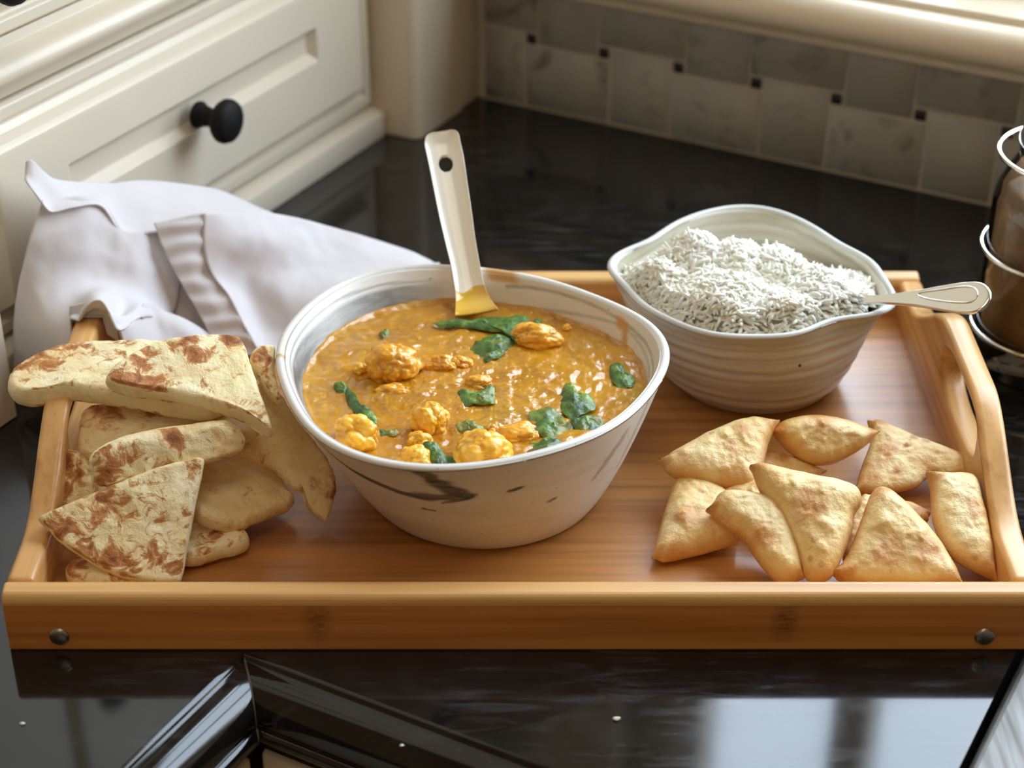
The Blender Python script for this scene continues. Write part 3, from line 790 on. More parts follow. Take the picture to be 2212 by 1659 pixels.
add_leaf([(955, 986), (980, 990), (995, 1005), (975, 1014), (958, 1008)], 'dark spinach leaf left of the largest floret at the rim', 34, .0016, .002, .1)
add_leaf([(1147, 697), (1165, 692), (1172, 702), (1158, 708)], 'spinach tip behind the dark orange floret', 35, .0016, .001, .0)
add_leaf([(1050, 770), (1080, 758), (1088, 764), (1062, 780), (1048, 782)], 'small green stem piece under the dark crumpled leaf', 36, .0012, .001, .35)
add_leaf([(818, 722), (834, 712), (842, 722), (828, 734)], 'tiny green scrap near the left back of the sauce', 37, .0006, .001, .4)

# ------------------------------------------------------------------ white serving spoon in the curry
def mat_porcelain():
    m = M('white_porcelain'); v = m.coord()
    g = m.attr('dip'); nn = m.noise(v, 60, 3)
    c = m.mix(m.val(g, .3, .7), lin(232, 228, 212), lin(214, 170, 60)); m.color(c)
    m.set(Roughness=.16, Coat_Weight=.4, Coat_Roughness=.06); return m.m
def serving_spoon():
    B = at(1030, 688, SOUP-.001); R_ = at(1012, 572, .0895)
    ax = (R_-B)/np.linalg.norm(R_-B)
    topd = aty(958, 283, B[1]+(R_-B)[1]/(R_-B)[2]*(.1615-B[2]))
    L = np.linalg.norm(topd-B)
    view = CAM-(B+topd)/2; view /= np.linalg.norm(view); nrm = view-ax*(view @ ax); nrm /= np.linalg.norm(nrm)
    # turned a little towards the window
    side = np.cross(ax, nrm); 
    side = side if side[0] > 0 else -side
    # stations: (px left, px right, py) measured on the handle, turned into half widths and centre offsets along the axis
    st = [(984, 1078, 688), (984, 1061, 655), (982, 1047, 620), (974, 1036, 570), (962, 1027, 520), (948, 1019, 460), (936, 1010, 400), (925, 1002, 345), (917, 994, 308), (917.5, 991.5, 296), (920, 988, 289), (926, 982, 284.5), (936, 972, 282)]
    def onaxis(px, py): return on_plane(px, py, B, nrm)
    cen, hw = [], []
    for a, b, y in st:
        A, C_ = onaxis(a, y+ (b-a)*.12*0), onaxis(b, y); cen.append((A+C_)/2); hw.append(np.linalg.norm(C_-A)/2)
    N = 150
    cc_ = catmull(np.c_[np.array(cen), np.array(hw)], N, False); cen = cc_[:, :3]; hw = cc_[:, 3]
    NC = 45; dlen = np.linalg.norm(onaxis(1016, 620)-cen[0])
    tt = np.linspace(0, 1, N)
    # dished handle: plate outline with raised rims, real hole
    cols = np.linspace(-1, 1, 45); vf, vb, dip = [], [], []
    th = .0032
    hole_c, hole_r, hole_k = onaxis(962, 349), .0042, .80
    P = np.zeros((N, NC, 3))
    for i in range(N):
        for j, u in enumerate(cols):
            P[i, j] = cen[i]+side*hw[i]*u
            dish = -.0030*(1-abs(u)**2.6)*float(1-.75*sstep(.90, 1.0, tt[i]))*float(.55+.45*sstep(.0, .25, tt[i]))
            bowl_bend = .010*float(1-sstep(0, .18, tt[i]))**2
            P[i, j] = P[i, j]+nrm*(dish+bowl_bend)
    # pull vertices near the hole on to its rim
    inside = np.zeros((N, NC), bool)
    for i in range(N):
        for j in range(NC):
            d = P[i, j]-hole_c; d2 = np.array([d @ side, (d @ ax)*hole_k]); r = np.hypot(*d2)
            if r < hole_r*.90: inside[i, j] = True
    v, f = [], []; idx = {}
    for lay in (0, 1):
        for i in range(N):
            for j in range(NC):
                idx[lay, i, j] = len(v)
                p = P[i, j].copy()
                d = p-hole_c; d2 = np.array([d @ side, (d @ ax)*hole_k]); r = np.hypot(*d2)
                if hole_r*.90 <= r < hole_r*1.12:
                    tgt = d2/r*hole_r
                    p = p+side*(tgt-d2)[0]+ax*(tgt-d2)[1]/hole_k
                if lay: p = p-nrm*(th*(1-.55*abs(cols[j])**4))
                v.append(p); dip.append(float(1-sstep(dlen-.001, dlen+.0012, (P[i, j]-cen[0]) @ ax+.0035*nz3(p, 90))))
    def quad_in(i, j): return any(inside[a, b] for a in (i, i+1) for b in (j, j+1))
    for lay in (0, 1):
        for i in range(N-1):
            for j in range(NC-1):
                if quad_in(i, j): continue
                f.append((idx[lay, i, j], idx[lay, i, j+1], idx[lay, i+1, j+1], idx[lay, i+1, j]))
    # close every open border between the two layers
    from collections import Counter
    cnt = Counter()
    for q in f[:len(f)//2]:
        for a in range(4): cnt[tuple(sorted((q[a], q[(a+1) % 4])))] += 1
    off = N*NC
    for (a, b), c in cnt.items():
        if c == 1: f.append((a, b, b+off, a+off))
    o = link('serving_spoon', v, f, mat_porcelain(), attrs={'dip': dip}, origin=B)
    sm = o.modifiers.new('round', 'SUBSURF'); sm.levels = 1; sm.render_levels = 1
    tag(o, 'white porcelain serving spoon with a hole in its handle, standing in the curry', 'spoon')
    return o
serving_spoon()

# ------------------------------------------------------------------ rice and steel spoon
def rice():
    rs = np.random.RandomState(5)
    cx, cy = rb.c
    def inner_r(th, h): 
        c, r = rb.outer(th, h); return c, r-.0045
    top0 = .0700
    # mound heights: (px, py, z, spread) lumps measured along its skyline and face
    lumps = [(1505, 512, .1035, .017), (1590, 530, .100, .020), (1670, 545, .0975, .018), (1770, 598, .094, .017), (1835, 642, .090, .012), (1430, 572, .0945, .016), (1560, 605, .096, .024), (1385, 612, .087, .012), (1460, 655, .087, .018), (1600, 675, .089, .024), (1700, 645, .092, .022), (1790, 655, .089, .014), (1530, 690, .085, .014), (1680, 700, .085, .014)]
    L = [(at(a, b, z), z, sp) for a, b, z, sp in lumps]
    def height(x, y):
        back = float(sstep(.235, .300, y))
        lo = .0755-.020*back; h = lo
        for P, z, sp in L:
            d2 = ((x-P[0])**2+(y-P[1])**2)/(sp*sp)
            h = max(h, lo+(z-lo)*math.exp(-d2*.45))
        dx, dy = x-cx, y-cy; th = math.atan2(dy, dx); c, r = inner_r(th, .90)
        fr = math.hypot(x-c[0], y-c[1])/max(r, .01)
        return h, fr
    pts, nr = [], 0
    v, f = [], []
    # solid body under the loose grains
    n, mr = 120, 40; th = np.linspace(0, 2*math.pi, n, endpoint=False)
    for i in range(1, mr+1):
        for j in range(n):
            c, r = inner_r(th[j], .86); r = min(r, .072)*i/mr
            x, y = c[0]+r*math.cos(th[j]), c[1]+r*math.sin(th[j]); h, fr = height(x, y)
            e_ = sstep(.80, 1.0, i/mr); h = h*(1-e_)+min(h, .0735)*e_
            v.append((x, y, h-.0007+.0014*nz3((x, y, 0), 120, 2)+.0024*nz3((x, y, 0), 55, 6)))
    f = [(i*n+j, i*n+(j+1) % n, (i+1)*n+(j+1) % n, (i+1)*n+j) for i in range(mr-1) for j in range(n)]
    v.append((cx, cy, height(cx, cy)[0]-.002)); f += [(len(v)-1, (j+1) % n, j) for j in range(n)]
    v = [np.array(p) for p in v]; nbase = len(v)
    # grains
    count = 0; NG = 7200
    V = []; F = []
    ns, nk = 5, 6
    while count < NG:
        a = rs.uniform(0, 2*math.pi); q = math.sqrt(rs.uniform(0, 1)); c, r = inner_r(a, .88); r = min(r, .074)*q
        x, y = c[0]+r*math.cos(a), c[1]+r*math.sin(a); h, fr = height(x, y)
        if fr > .985: continue
        e = .001
        gx = (height(x+e, y)[0]-height(x-e, y)[0])/(2*e); gy = (height(x, y+e)[0]-height(x, y-e)[0])/(2*e)
        nrm = np.array([-gx, -gy, 1.0]); nrm /= np.linalg.norm(nrm)
        edge = sstep(.86, .985, fr)
        base = np.array([x, y, h*(1-edge)+min(h, .0755)*edge+rs.uniform(-.0008, .0014)+.0014*nz3((x, y, 0), 120, 2)+.0024*nz3((x, y, 0), 55, 6)])
        tdir = rs.normal(size=3); tdir -= nrm*(tdir @ nrm)*(rs.uniform(.75, 1.0) if rs.rand() < .9 else .1); tdir /= np.linalg.norm(tdir)
        ln = rs.uniform(.0060, .0105); w = rs.uniform(.00090, .00125)
        bn = np.cross(tdir, rs.normal(size=3)); bn /= np.linalg.norm(bn)
        cv = rs.uniform(-.30, .30)*ln
        rings = []
        for t in np.linspace(-.5, .5, nk):
            p = base+tdir*ln*t+bn*cv*(1-4*t*t)*.5
            ww = w*math.sqrt(max(.12, 1-(2*abs(t))**3.2))
            e1 = bn; e2 = np.cross(tdir, bn)
            rings.append([p+(e1*math.cos(2*math.pi*s/ns)+e2*math.sin(2*math.pi*s/ns))*ww for s in range(ns)])
        b = nbase+len(V)
        for rg in rings: V += rg
        for i in range(nk-1):
            for s in range(ns): F.append((b+i*ns+s, b+i*ns+(s+1) % ns, b+(i+1)*ns+(s+1) % ns, b+(i+1)*ns+s))
        F.append(tuple(b+s for s in range(ns))[::-1]); F.append(tuple(b+(nk-1)*ns+s for s in range(ns)))
        count += 1
    m = M('cooked_rice'); m.set(Roughness=.45)
    vv = m.coord(); m.color(m.ramp(m.noise(vv, 60, 2), [(.3, (.93, .92, .80)), (.7, (.97, .97, .93))]))
    tl = m.n('BsdfTranslucent'); tl.inputs['Color'].default_value = (.97, .96, .90, 1); mx = m.n('MixShader'); mx.inputs[0].default_value = .2
    m.l(m.b.outputs[0], mx.inputs[1]); m.l(tl.outputs[0], mx.inputs[2]); m.l(mx.outputs[0], m.nt.nodes['Material Output'].inputs['Surface'])
    o = link('rice', np.array(v+V), f+F, m.m)
    tag(o, 'fluffy white cooked rice heaped in the spouted grey bowl', 'rice', kind='stuff'); return o
rice()

def ring_slab(name, outline_px, pl, top, bottom, mat, label, cat, group, parent=None, n=168, rings=24, edge_r=None, jag=0.0, wob=0.0, wob_s=30, tilt_fn=None, seed=0, smooth_px=True, expo=1.0, edge_pow=1.0, bumps=(), patches=()):
    """a flat or puffed piece: outline on its own plane in space, thickness grown from it on both sides"""
    P0, nrm = pl
    o2 = catmull(outline_px, n)
    O = np.array([on_plane(x, y, P0, nrm) for x, y in o2])
    cpx = np.mean(o2, axis=0); C0 = on_plane(*cpx, P0, nrm)
    if jag:
        for j in range(n):
            s = 1+jag*(nz3(O[j], 160, seed)+.8*nz3(O[j], 420, seed+2)+.5*nz3(O[j], 900, seed+5)); O[j] = C0+(O[j]-C0)*s
    L = np.linalg.norm(O-C0, axis=1)
    # distance of every outline point to a smoothed outline gives an even inner size
    fr = 1-(1-np.linspace(0, 1, rings+1)[1:])**(1.6 if edge_r else 1.15)
    v, ed, pa = [], [], []
    PP = [(on_plane(x, y, P0, nrm), r) for x, y, r in patches]
    lay = [(1, list(fr)), (-1, list(fr[:-1]))]
    start = {}
    HF = None
    if not edge_r:       # relax the height field so that the puff has no creases running to the corners
        pw_ = 3.0
        P_ = np.array([C0+(O-C0)*q for q in fr[:-1]]).reshape(-1, 3)
        seg = np.linalg.norm(np.roll(O, -1, 0)-O, axis=1)
        D = ((seg[None, :]/np.linalg.norm(P_[:, None, :]-O[None, :, :], axis=2)**pw_).sum(1)/seg.sum())**(-1/pw_)
        D = np.vstack([D.reshape(rings-1, n), np.zeros((1, n))]); D = np.clip((D-0.0)/D.max(), 0, 1)
        HF = (1-(1-D)**2)**expo; HF[-1] = 0
    for sg, frs in lay:
        start[sg] = len(v)
        for qi, q in enumerate(frs):
            for j in range(n):
                p = C0+(O[j]-C0)*q
                if edge_r:
                    d = (1-q)*L[j]; u = 1-min(1.0, d/edge_r); hh = math.sqrt(max(0, 1-u*u))
                else:
                    hh = HF[qi, j]
                T = top if sg > 0 else bottom
                w = wob*(nz3(p, wob_s, seed)+.5*nz3(p, wob_s*2.7, seed+4)+(.22 if edge_r else .08)*nz3(p, wob_s*(7 if edge_r else 5), seed+6))
                for (bx, by, br, bh) in bumps:
                    bp = on_plane(bx, by, P0, nrm); dd = np.linalg.norm(p-bp)/br
                    if dd < 2.5 and sg > 0: w += bh*math.exp(-dd*dd*2)
                if not edge_r and sg > 0: w += (.0020*max(0.0, nz3(p, 150, seed+11)-.25)+.0004*nz3(p, 330, seed+12))*(1-q**6)
                off = sg*T*hh + (w if sg > 0 else w*.6)*(1-.35*q**4)
                if tilt_fn: off += tilt_fn(p-C0, q)
                v.append(p+nrm*off); ed.append(q**edge_pow)
                pa.append(max([float(1-sstep(.55, 1.25, np.linalg.norm(p-c_)/r_*(1+.45*nz3(p, 130, seed+3)))) for c_, r_ in PP], default=0.0) if sg > 0 else 0.0)
    f = []
    m = rings
    for i in range(m-1): f += [(i*n+j, i*n+(j+1) % n, (i+1)*n+(j+1) % n, (i+1)*n+j) for j in range(n)]
    b = start[-1]
    for i in range(m-2): f += [(b+i*n+j, b+i*n+(j+1) % n, b+(i+1)*n+(j+1) % n, b+(i+1)*n+j) for j in range(n)]
    e0 = (m-1)*n; e1 = b+(m-2)*n
    f += [(e1+j, e1+(j+1) % n, e0+(j+1) % n, e0+j) for j in range(n)]
    ct = len(v); tf = tilt_fn(np.zeros(3), 0) if tilt_fn else 0
    v.append(C0+nrm*(np.mean([(v[j]-C0) @ nrm for j in range(n)]))); ed.append(0); pa.append(0)
    cb_ = len(v); v.append(C0+nrm*(np.mean([(v[b+j]-C0) @ nrm for j in range(n)]))); ed.append(0); pa.append(0)
    f += [(ct, (j+1) % n, j) for j in range(n)]+[(cb_, b+j, b+(j+1) % n) for j in range(n)]
    o = link(name, v, f, mat, parent, attrs={'edge': ed, 'patch': pa})
    if parent is None: tag(o, label, cat, group)
    return o

def steel_spoon():
    pts = [(1840, 642), (1900, 639), (1960, 631), (2030, 619), (2090, 611), (2125, 613), (2142, 632), (2137, 655), (2115, 674), (2080, 677), (2010, 667), (1950, 659), (1900, 656), (1840, 656)]
    pl = plane3((1880, 650, .0860), (2130, 612, .1090), (2105, 676, .0985))
    root = ring_slab('steel_spoon', pts, pl, .0013, .0013, STEEL, 'polished steel spoon whose handle sticks out of the rice to the right', 'spoon', None, edge_r=.0016, rings=20, n=160)
    P0, nrm = pl
    # raised teardrop border on the handle
    q = [(1985, 637), (2040, 628), (2085, 622), (2108, 627), (2112, 642), (2095, 656), (2050, 655), (2000, 647)]
    path = [on_plane(x, y, P0, nrm)+nrm*.0013 for x, y in catmull(q, 70)]
    tube('teardrop_border', path, .00055, STEEL, root, 8, True)
    c = np.array([.160, .238, .0680])
    v, f = ICO3; link('spoon_bowl', v*np.array([.014, .009, .003])+c, f, STEEL, root)
    return root
steel_spoon()

# ------------------------------------------------------------------ flatbreads
def mat_naan(name='naan_crust', th=.012, scale=105, dist=.9):
    m = M(name); v = m.coord(rand=True)
    base = m.ramp(m.noise(v, 28, 3), [(.3, lin(234, 218, 166)), (.5, lin(243, 231, 185)), (.7, lin(249, 241, 206))])
    fine = m.noise(v, 260, 4, .65)
    warm = m.noise(v, 46, 4, .6, .5); c = m.mix(m.val(warm, .50, .68, 0, .55), base, lin(226, 180, 112))
    blot = m.noise(v, scale, 5, .62, dist); big = m.noise(v, 26, 2)
    pt = m.math('MULTIPLY', m.attr('patch'), .17)
    sp = m.math('ADD', m.math('ADD', blot, m.val(big, .3, .7, -.06, .06)), m.math('MULTIPLY', m.math('SUBTRACT', fine, .5), .16))
    sp = m.math('ADD', sp, pt)
    sp = m.math('SUBTRACT', sp, m.math('MULTIPLY', m.val(m.attr('edge'), .965, .995), .30))
    c = m.mix(m.val(sp, .52-th, .60-th, 0, .60), c, lin(212, 156, 86))
    c = m.mix(m.val(sp, .575-th, .66-th, 0, .85), c, lin(178, 108, 48))
    c = m.mix(m.val(sp, .69-th*.5, .80-th*.5, 0, .8), c, lin(116, 58, 28))
    m.color(c); m.set(Roughness=.62, Subsurface_Weight=.10, Subsurface_Radius=(.004, .002, .001), Subsurface_Scale=.5)
    m.bump(m.math('ADD', m.noise(v, 150, 5, .68), m.math('MULTIPLY', m.val(sp, .5, .7), -.35)), .75, .0016); return m.m
NAAN_SPOTTED = mat_naan('naan_blistered', .022, 100, 1.5)
NAAN = mat_naan()
def mat_naan_plain():
    m = M('naan_plain'); v = m.coord(rand=True); fine = m.noise(v, 260, 4, .65)
    base = m.ramp(m.noise(v, 34, 5, .6), [(.3, lin(222, 192, 132)), (.5, lin(238, 216, 162)), (.7, lin(247, 234, 192))])
    sp = m.math('ADD', m.noise(v, 60, 5, .62, .8), m.math('MULTIPLY', m.math('SUBTRACT', fine, .5), .2)); sp = m.math('ADD', sp, m.math('MULTIPLY', m.attr('patch'), .16))
    c = m.mix(m.val(sp, .56, .66, 0, .5), base, lin(214, 160, 96)); c = m.mix(m.val(sp, .63, .74, 0, .85), c, lin(158, 88, 40)); m.color(c)
    m.set(Roughness=.66, Subsurface_Weight=.08, Subsurface_Radius=(.004, .002, .001), Subsurface_Scale=.5)
    pit = m.n('TexVoronoi'); pit.inputs['Scale'].default_value = 190; m.l(v, pit.inputs['Vector'])
    m.bump(m.math('ADD', m.noise(v, 110, 6, .72), m.math('MULTIPLY', m.val(pit.outputs['Distance'], 0, .35), .35)), .9, .0024); return m.m
NAANP = mat_naan_plain()
def naan(pts, pl, label, seed, T=.0052, mat=None, jag=.013, wob=.0018, tilt_fn=None, wob_s=34, edge_r=.0042, patches=()):
    return ring_slab('naan_piece', pts, plane3(*pl), T, T, mat or NAAN, label, 'flatbread', 'torn naan pieces on the tray', edge_r=edge_r, jag=jag, wob=wob, wob_s=wob_s, tilt_fn=tilt_fn, seed=seed, patches=patches)
naan([(150, 1225), (215, 1195), (290, 1200), (300, 1262), (160, 1262)], ((150, 1215, .0150), (300, 1200, .0150), (230, 1262, .0150)), 'naan scrap showing only its charred edge under the front wedge', 111, patches=((170, 1235, .006),))
naan([(402, 1120), (450, 1106), (500, 1132), (536, 1160), (532, 1182), (480, 1196), (402, 1214), (360, 1190), (370, 1140)], ((402, 1120, .0150), (535, 1160, .0150), (402, 1214, .0150)), 'pointed naan piece with brown spots lying on the tray, right of the front wedge', 108, patches=((440, 1125, .009), (470, 1170, .005), (520, 1160, .004)))
naan([(420, 1010), (500, 985), (575, 1008), (622, 1058), (634, 1086), (592, 1110), (515, 1138), (440, 1130), (400, 1080)], ((430, 1000, .0330), (630, 1080, .0200), (515, 1138, .0235)), 'plain pale naan piece in shade behind the front wedge', 107, mat=NAANP, wob=.0036, jag=.026)
naan([(142, 972), (185, 985), (215, 1040), (260, 1080), (225, 1112), (150, 1108), (124, 1092), (126, 1050), (136, 1005)], ((145, 972, .0480), (125, 1090, .0260), (260, 1080, .0300)), 'naan piece with dark scorched spots tucked against the left tray handle', 105, patches=((155, 995, .007), (140, 1060, .006), (170, 1030, .004)))
naan([(556, 835), (600, 850), (640, 905), (682, 958), (714, 1012), (726, 1060), (704, 1122), (668, 1100), (660, 1062), (636, 1060), (590, 1015), (520, 985), (490, 960), (510, 900)], ((560, 840, .0620), (706, 1122, .0160), (490, 960, .0460)), 'large naan piece with holes hanging down beside the curry bowl', 109, mat=NAANP, wob=.0038, T=.0042, jag=.034, patches=((690, 1045, .008), (715, 1070, .008), (540, 930, .007)))
naan([(180, 985), (172, 935), (185, 888), (260, 876), (370, 880), (470, 890), (545, 905), (562, 930), (510, 965), (400, 985), (280, 1000)], ((180, 985, .0480), (185, 888, .0580), (560, 930, .0520)), 'naan piece with a dark underside beneath the two top pieces', 104, mat=NAANP, wob=.003, patches=((230, 930, .014), (330, 900, .006)))
naan([(196, 985), (194, 1015), (198, 1042), (225, 1050), (290, 1036), (370, 1015), (450, 1000), (515, 978), (530, 952), (514, 922), (480, 908), (400, 918), (310, 932), (235, 955)], ((196, 1040, .0500), (235, 950, .0680), (525, 950, .0600)), 'folded naan piece with torn right end in the middle of the stack', 103, jag=.022, T=.0075, wob=.0028, mat=NAAN, edge_r=.009, patches=((375, 945, .005), (225, 1000, .008), (215, 960, .007)))
naan([(84, 1122), (112, 1104), (180, 1075), (230, 1054), (330, 1014), (400, 995), (437, 990), (438, 1020), (424, 1085), (408, 1170), (394, 1246), (376, 1262), (300, 1258), (240, 1240), (180, 1207), (130, 1172), (104, 1145)], ((85, 1120, .0420), (435, 990, .0580), (385, 1250, .0170)), 'front naan wedge with many brown blisters leaning on the left tray handle', 106, mat=NAAN_SPOTTED, T=.0040, wob=.0014, wob_s=60, edge_r=.0035, jag=.008, patches=((130, 1140, .007), (180, 1195, .007), (225, 1215, .008), (270, 1228, .008), (340, 1200, .008), (385, 1225, .007), (225, 1065, .006), (415, 1010, .006)))
naan([(541, 770), (556, 753), (580, 748), (594, 756), (593, 800), (602, 850), (606, 872), (588, 862), (560, 822), (543, 795)], ((541, 770, .0790), (594, 760, .0790), (606, 872, .0640)), 'naan corner with brown tip squeezed between the stack and the curry bowl', 110, patches=((555, 765, .006), (572, 780, .005)))
naan([(16, 828), (40, 802), (100, 772), (165, 755), (260, 750), (340, 748), (440, 745), (520, 765), (540, 830), (470, 890), (380, 888), (330, 878), (240, 866), (150, 852), (90, 858), (50, 862), (24, 850)], ((16, 830, .0720), (165, 755, .0720), (380, 890, .0690)), 'top left naan piece jutting out over the left tray handle', 101, T=.0060, patches=((40, 815, .006), (75, 790, .007), (130, 770, .009), (160, 762, .008), (110, 815, .007)))
naan([(230, 825), (246, 800), (290, 768), (345, 745), (420, 735), (500, 732), (526, 745), (542, 790), (562, 850), (588, 935), (545, 908), (480, 886), (400, 868), (330, 852), (265, 842)], ((235, 820, .0850), (500, 735, .0880), (585, 930, .0700)), 'topmost naan piece with a scorched back corner', 102, T=.0055, patches=((505, 742, .008), (400, 760, .010), (320, 775, .006), (430, 785, .007), (275, 830, .008), (330, 835, .009), (300, 795, .006)))

# ------------------------------------------------------------------ samosas
def mat_samosa():
    m = M('fried_pastry'); v = m.coord(rand=True); e = m.attr('edge')
    base = m.ramp(m.noise(v, 34, 3), [(.3, lin(228, 190, 114)), (.5, lin(240, 212, 148)), (.7, lin(246, 228, 176))])
    n = m.noise(v, 40, 4, .6); c = m.mix(m.val(n, .50, .70, 0, .75), base, lin(214, 154, 78))
    c = m.mix(m.val(e, .70, 1.0, 0, .65), c, lin(202, 132, 64))
    c = m.mix(m.math('MULTIPLY', m.attr('patch'), m.val(m.noise(v, 120, 3), .25, .6, .25, .75)), c, lin(198, 126, 46))
    bl = m.n('TexVoronoi'); bl.inputs['Scale'].default_value = 95; m.l(v, bl.inputs['Vector'])
    c = m.mix(m.math('MULTIPLY', m.val(bl.outputs['Distance'], .14, .24, .55, 0), m.val(m.noise(v, 26, 1), .5, .6)), c, lin(188, 120, 58))
    m.color(c); m.set(Roughness=.42, Subsurface_Weight=.10, Subsurface_Radius=(.004, .002, .001), Subsurface_Scale=.5, Coat_Weight=.12, Coat_Roughness=.3)
    m.bump(m.noise(v, 300, 5, .66), .7, .0014); return m.m
PASTRY = mat_samosa()
def samosa(pts, pl, label, seed, T=.010, Tb=.008, wob=.0013, expo=1.0, jag=.008, bumps=(), patches=()):
    P = [np.array(p, float) for p in pts]; out = []
    for i, p in enumerate(P):                     # draw the folded corners out to points
        a, b = P[i-1]-p, P[(i+1) % len(P)]-p; a /= np.linalg.norm(a); b /= np.linalg.norm(b)
        ang = math.degrees(math.acos(max(-1, min(1, a @ b))))
        if ang < 112:
            d = -(a+b)/np.linalg.norm(a+b); g = 9*(1-ang/130)
            q = p+d*g; out += [p*.6+(p+a*22)*.4, q, p*.6+(p+b*22)*.4]
        else: out.append(p)
    pts = [tuple(q) for q in out]
    o = ring_slab('samosa', pts, plane3(*pl), T, Tb, PASTRY, label, 'samosa', 'fried samosas piled on the tray', jag=jag, wob=wob, wob_s=60, seed=seed, rings=44, expo=expo, edge_pow=2.0, bumps=bumps, patches=patches)
    return o
samosa([(1645, 975), (1700, 985), (1782, 1018), (1760, 1036), (1690, 1050), (1630, 1040), (1610, 1000)], ((1645, 975, .0260), (1782, 1018, .0200), (1690, 1050, .0170)), 'samosa mostly hidden beneath the two left top samosas', 204, .006, .006, patches=((1690, 1000, .003), (1775, 1020, .005)))
samosa([(1560, 1062), (1600, 1045), (1640, 1040), (1690, 1065), (1690, 1110), (1620, 1105)], ((1560, 1062, .0250), (1690, 1065, .0250), (1690, 1110, .0210)), 'pale samosa corner showing between the left samosas', 212, .006, .006)
samosa([(1462, 1042), (1530, 1045), (1585, 1080), (1596, 1130), (1592, 1175), (1530, 1192), (1440, 1212), (1409, 1204), (1422, 1150), (1440, 1090)], ((1462, 1042, .0230), (1592, 1175, .0150), (1409, 1204, .0130)), 'samosa at the lower left of the pile, lying flat with a blister', 205, .011, .006, bumps=((1470, 1150, .006, .003),), patches=((1478, 1145, .008), (1460, 1205, .006)))
samosa([(1875, 912), (1905, 912), (1990, 948), (2060, 975), (2100, 995), (2102, 1020), (2060, 1030), (2010, 1028), (1975, 1052), (1900, 1066), (1848, 1060), (1860, 1010), (1880, 955)], ((1890, 912, .0270), (2100, 1000, .0240), (1870, 1062, .0150)), 'flat blistered samosa at the back right of the pile', 203, .0055, .006, .0009, .85, bumps=((1975, 955, .003, .0012), (2000, 960, .003, .0012), (1960, 975, .0025, .001), (1925, 1000, .003, .001), (1940, 1030, .003, .001)), patches=((1975, 955, .0032), (2000, 962, .003), (1960, 975, .0026), (1920, 985, .006), (1940, 1030, .004), (2020, 990, .003), (1880, 1045, .006), (1890, 915, .006)))
samosa([(1662, 930), (1700, 906), (1760, 896), (1830, 906), (1898, 932), (1880, 955), (1845, 980), (1800, 1002), (1750, 1004), (1700, 975)], ((1662, 930, .0380), (1898, 932, .0380), (1770, 1004, .0230)), 'plump golden samosa lying across the top back of the pile', 202, .012, .008, bumps=((1770, 912, .003, .002),), patches=((1770, 908, .008), (1890, 935, .006), (1675, 930, .006)))
samosa([(1424, 995), (1500, 952), (1565, 922), (1622, 906), (1682, 912), (1660, 960), (1648, 1010), (1628, 1055), (1590, 1060), (1500, 1045), (1445, 1025)], ((1424, 995, .0330), (1670, 912, .0430), (1620, 1055, .0260)), 'triangular samosa at the top left of the pile, its corner touching the plump one', 201, .011, .008, patches=((1570, 985, .004), (1600, 950, .005), (1432, 996, .005), (1670, 920, .007)))
samosa([(1876, 1090), (1960, 1088), (2008, 1110), (2002, 1128), (1960, 1150), (1900, 1140)], ((1880, 1085, .0200), (2008, 1110, .0180), (1960, 1150, .0160)), 'samosa with only a browned tip showing behind the front right samosa', 210, .005, .005, patches=((2000, 1118, .007),))
samosa([(1527, 1102), (1562, 1068), (1640, 1072), (1690, 1100), (1720, 1170), (1737, 1248), (1690, 1262), (1650, 1228), (1600, 1162), (1562, 1134)], ((1530, 1090, .0330), (1690, 1090, .0330), (1700, 1255, .0160)), 'samosa with a dark left tip at the front, left of the tall one', 206, .011, .008, patches=((1530, 1100, .005), (1648, 1172, .007)))
samosa([(1862, 1072), (1886, 1070), (1900, 1120), (1880, 1180), (1822, 1208), (1818, 1182), (1842, 1115)], ((1866, 1072, .0330), (1900, 1120, .0280), (1822, 1208, .0180)), 'pale samosa edge wedged between the two front samosas', 211, .004, .005)
samosa([(1620, 1010), (1642, 1004), (1690, 1015), (1760, 1030), (1845, 1052), (1862, 1085), (1846, 1115), (1836, 1165), (1802, 1240), (1775, 1258), (1742, 1252), (1716, 1180), (1680, 1112), (1640, 1060)], ((1625, 1008, .0460), (1850, 1055, .0420), (1770, 1255, .0180)), 'tall samosa in the centre front with a brown patch', 207, .012, .008, patches=((1748, 1110, .0095), (1632, 1010, .005)))
samosa([(1788, 1236), (1822, 1212), (1850, 1150), (1880, 1070), (1905, 1052), (1945, 1075), (1990, 1120), (2032, 1170), (2062, 1220), (2082, 1266), (1950, 1268), (1830, 1262)], ((1905, 1055, .0450), (1790, 1238, .0190), (2080, 1262, .0150)), 'large front right samosa standing on its long side', 208, .010, .008, bumps=((1900, 1140, .006, .0025),), patches=((1915, 1205, .010), (1990, 1195, .008), (1800, 1238, .009), (1905, 1062, .004)))
samosa([(2003, 1022), (2042, 1026), (2100, 1030), (2122, 1080), (2142, 1170), (2152, 1254), (2120, 1240), (2052, 1200), (2016, 1130), (2010, 1070)], ((2005, 1022, .0420), (2100, 1030, .0400), (2140, 1250, .0150)), 'narrow samosa with a sharp seam leaning by the right tray handle', 209, .010, .008, patches=((2012, 1030, .006), (2100, 1120, .007), (2145, 1230, .006)))

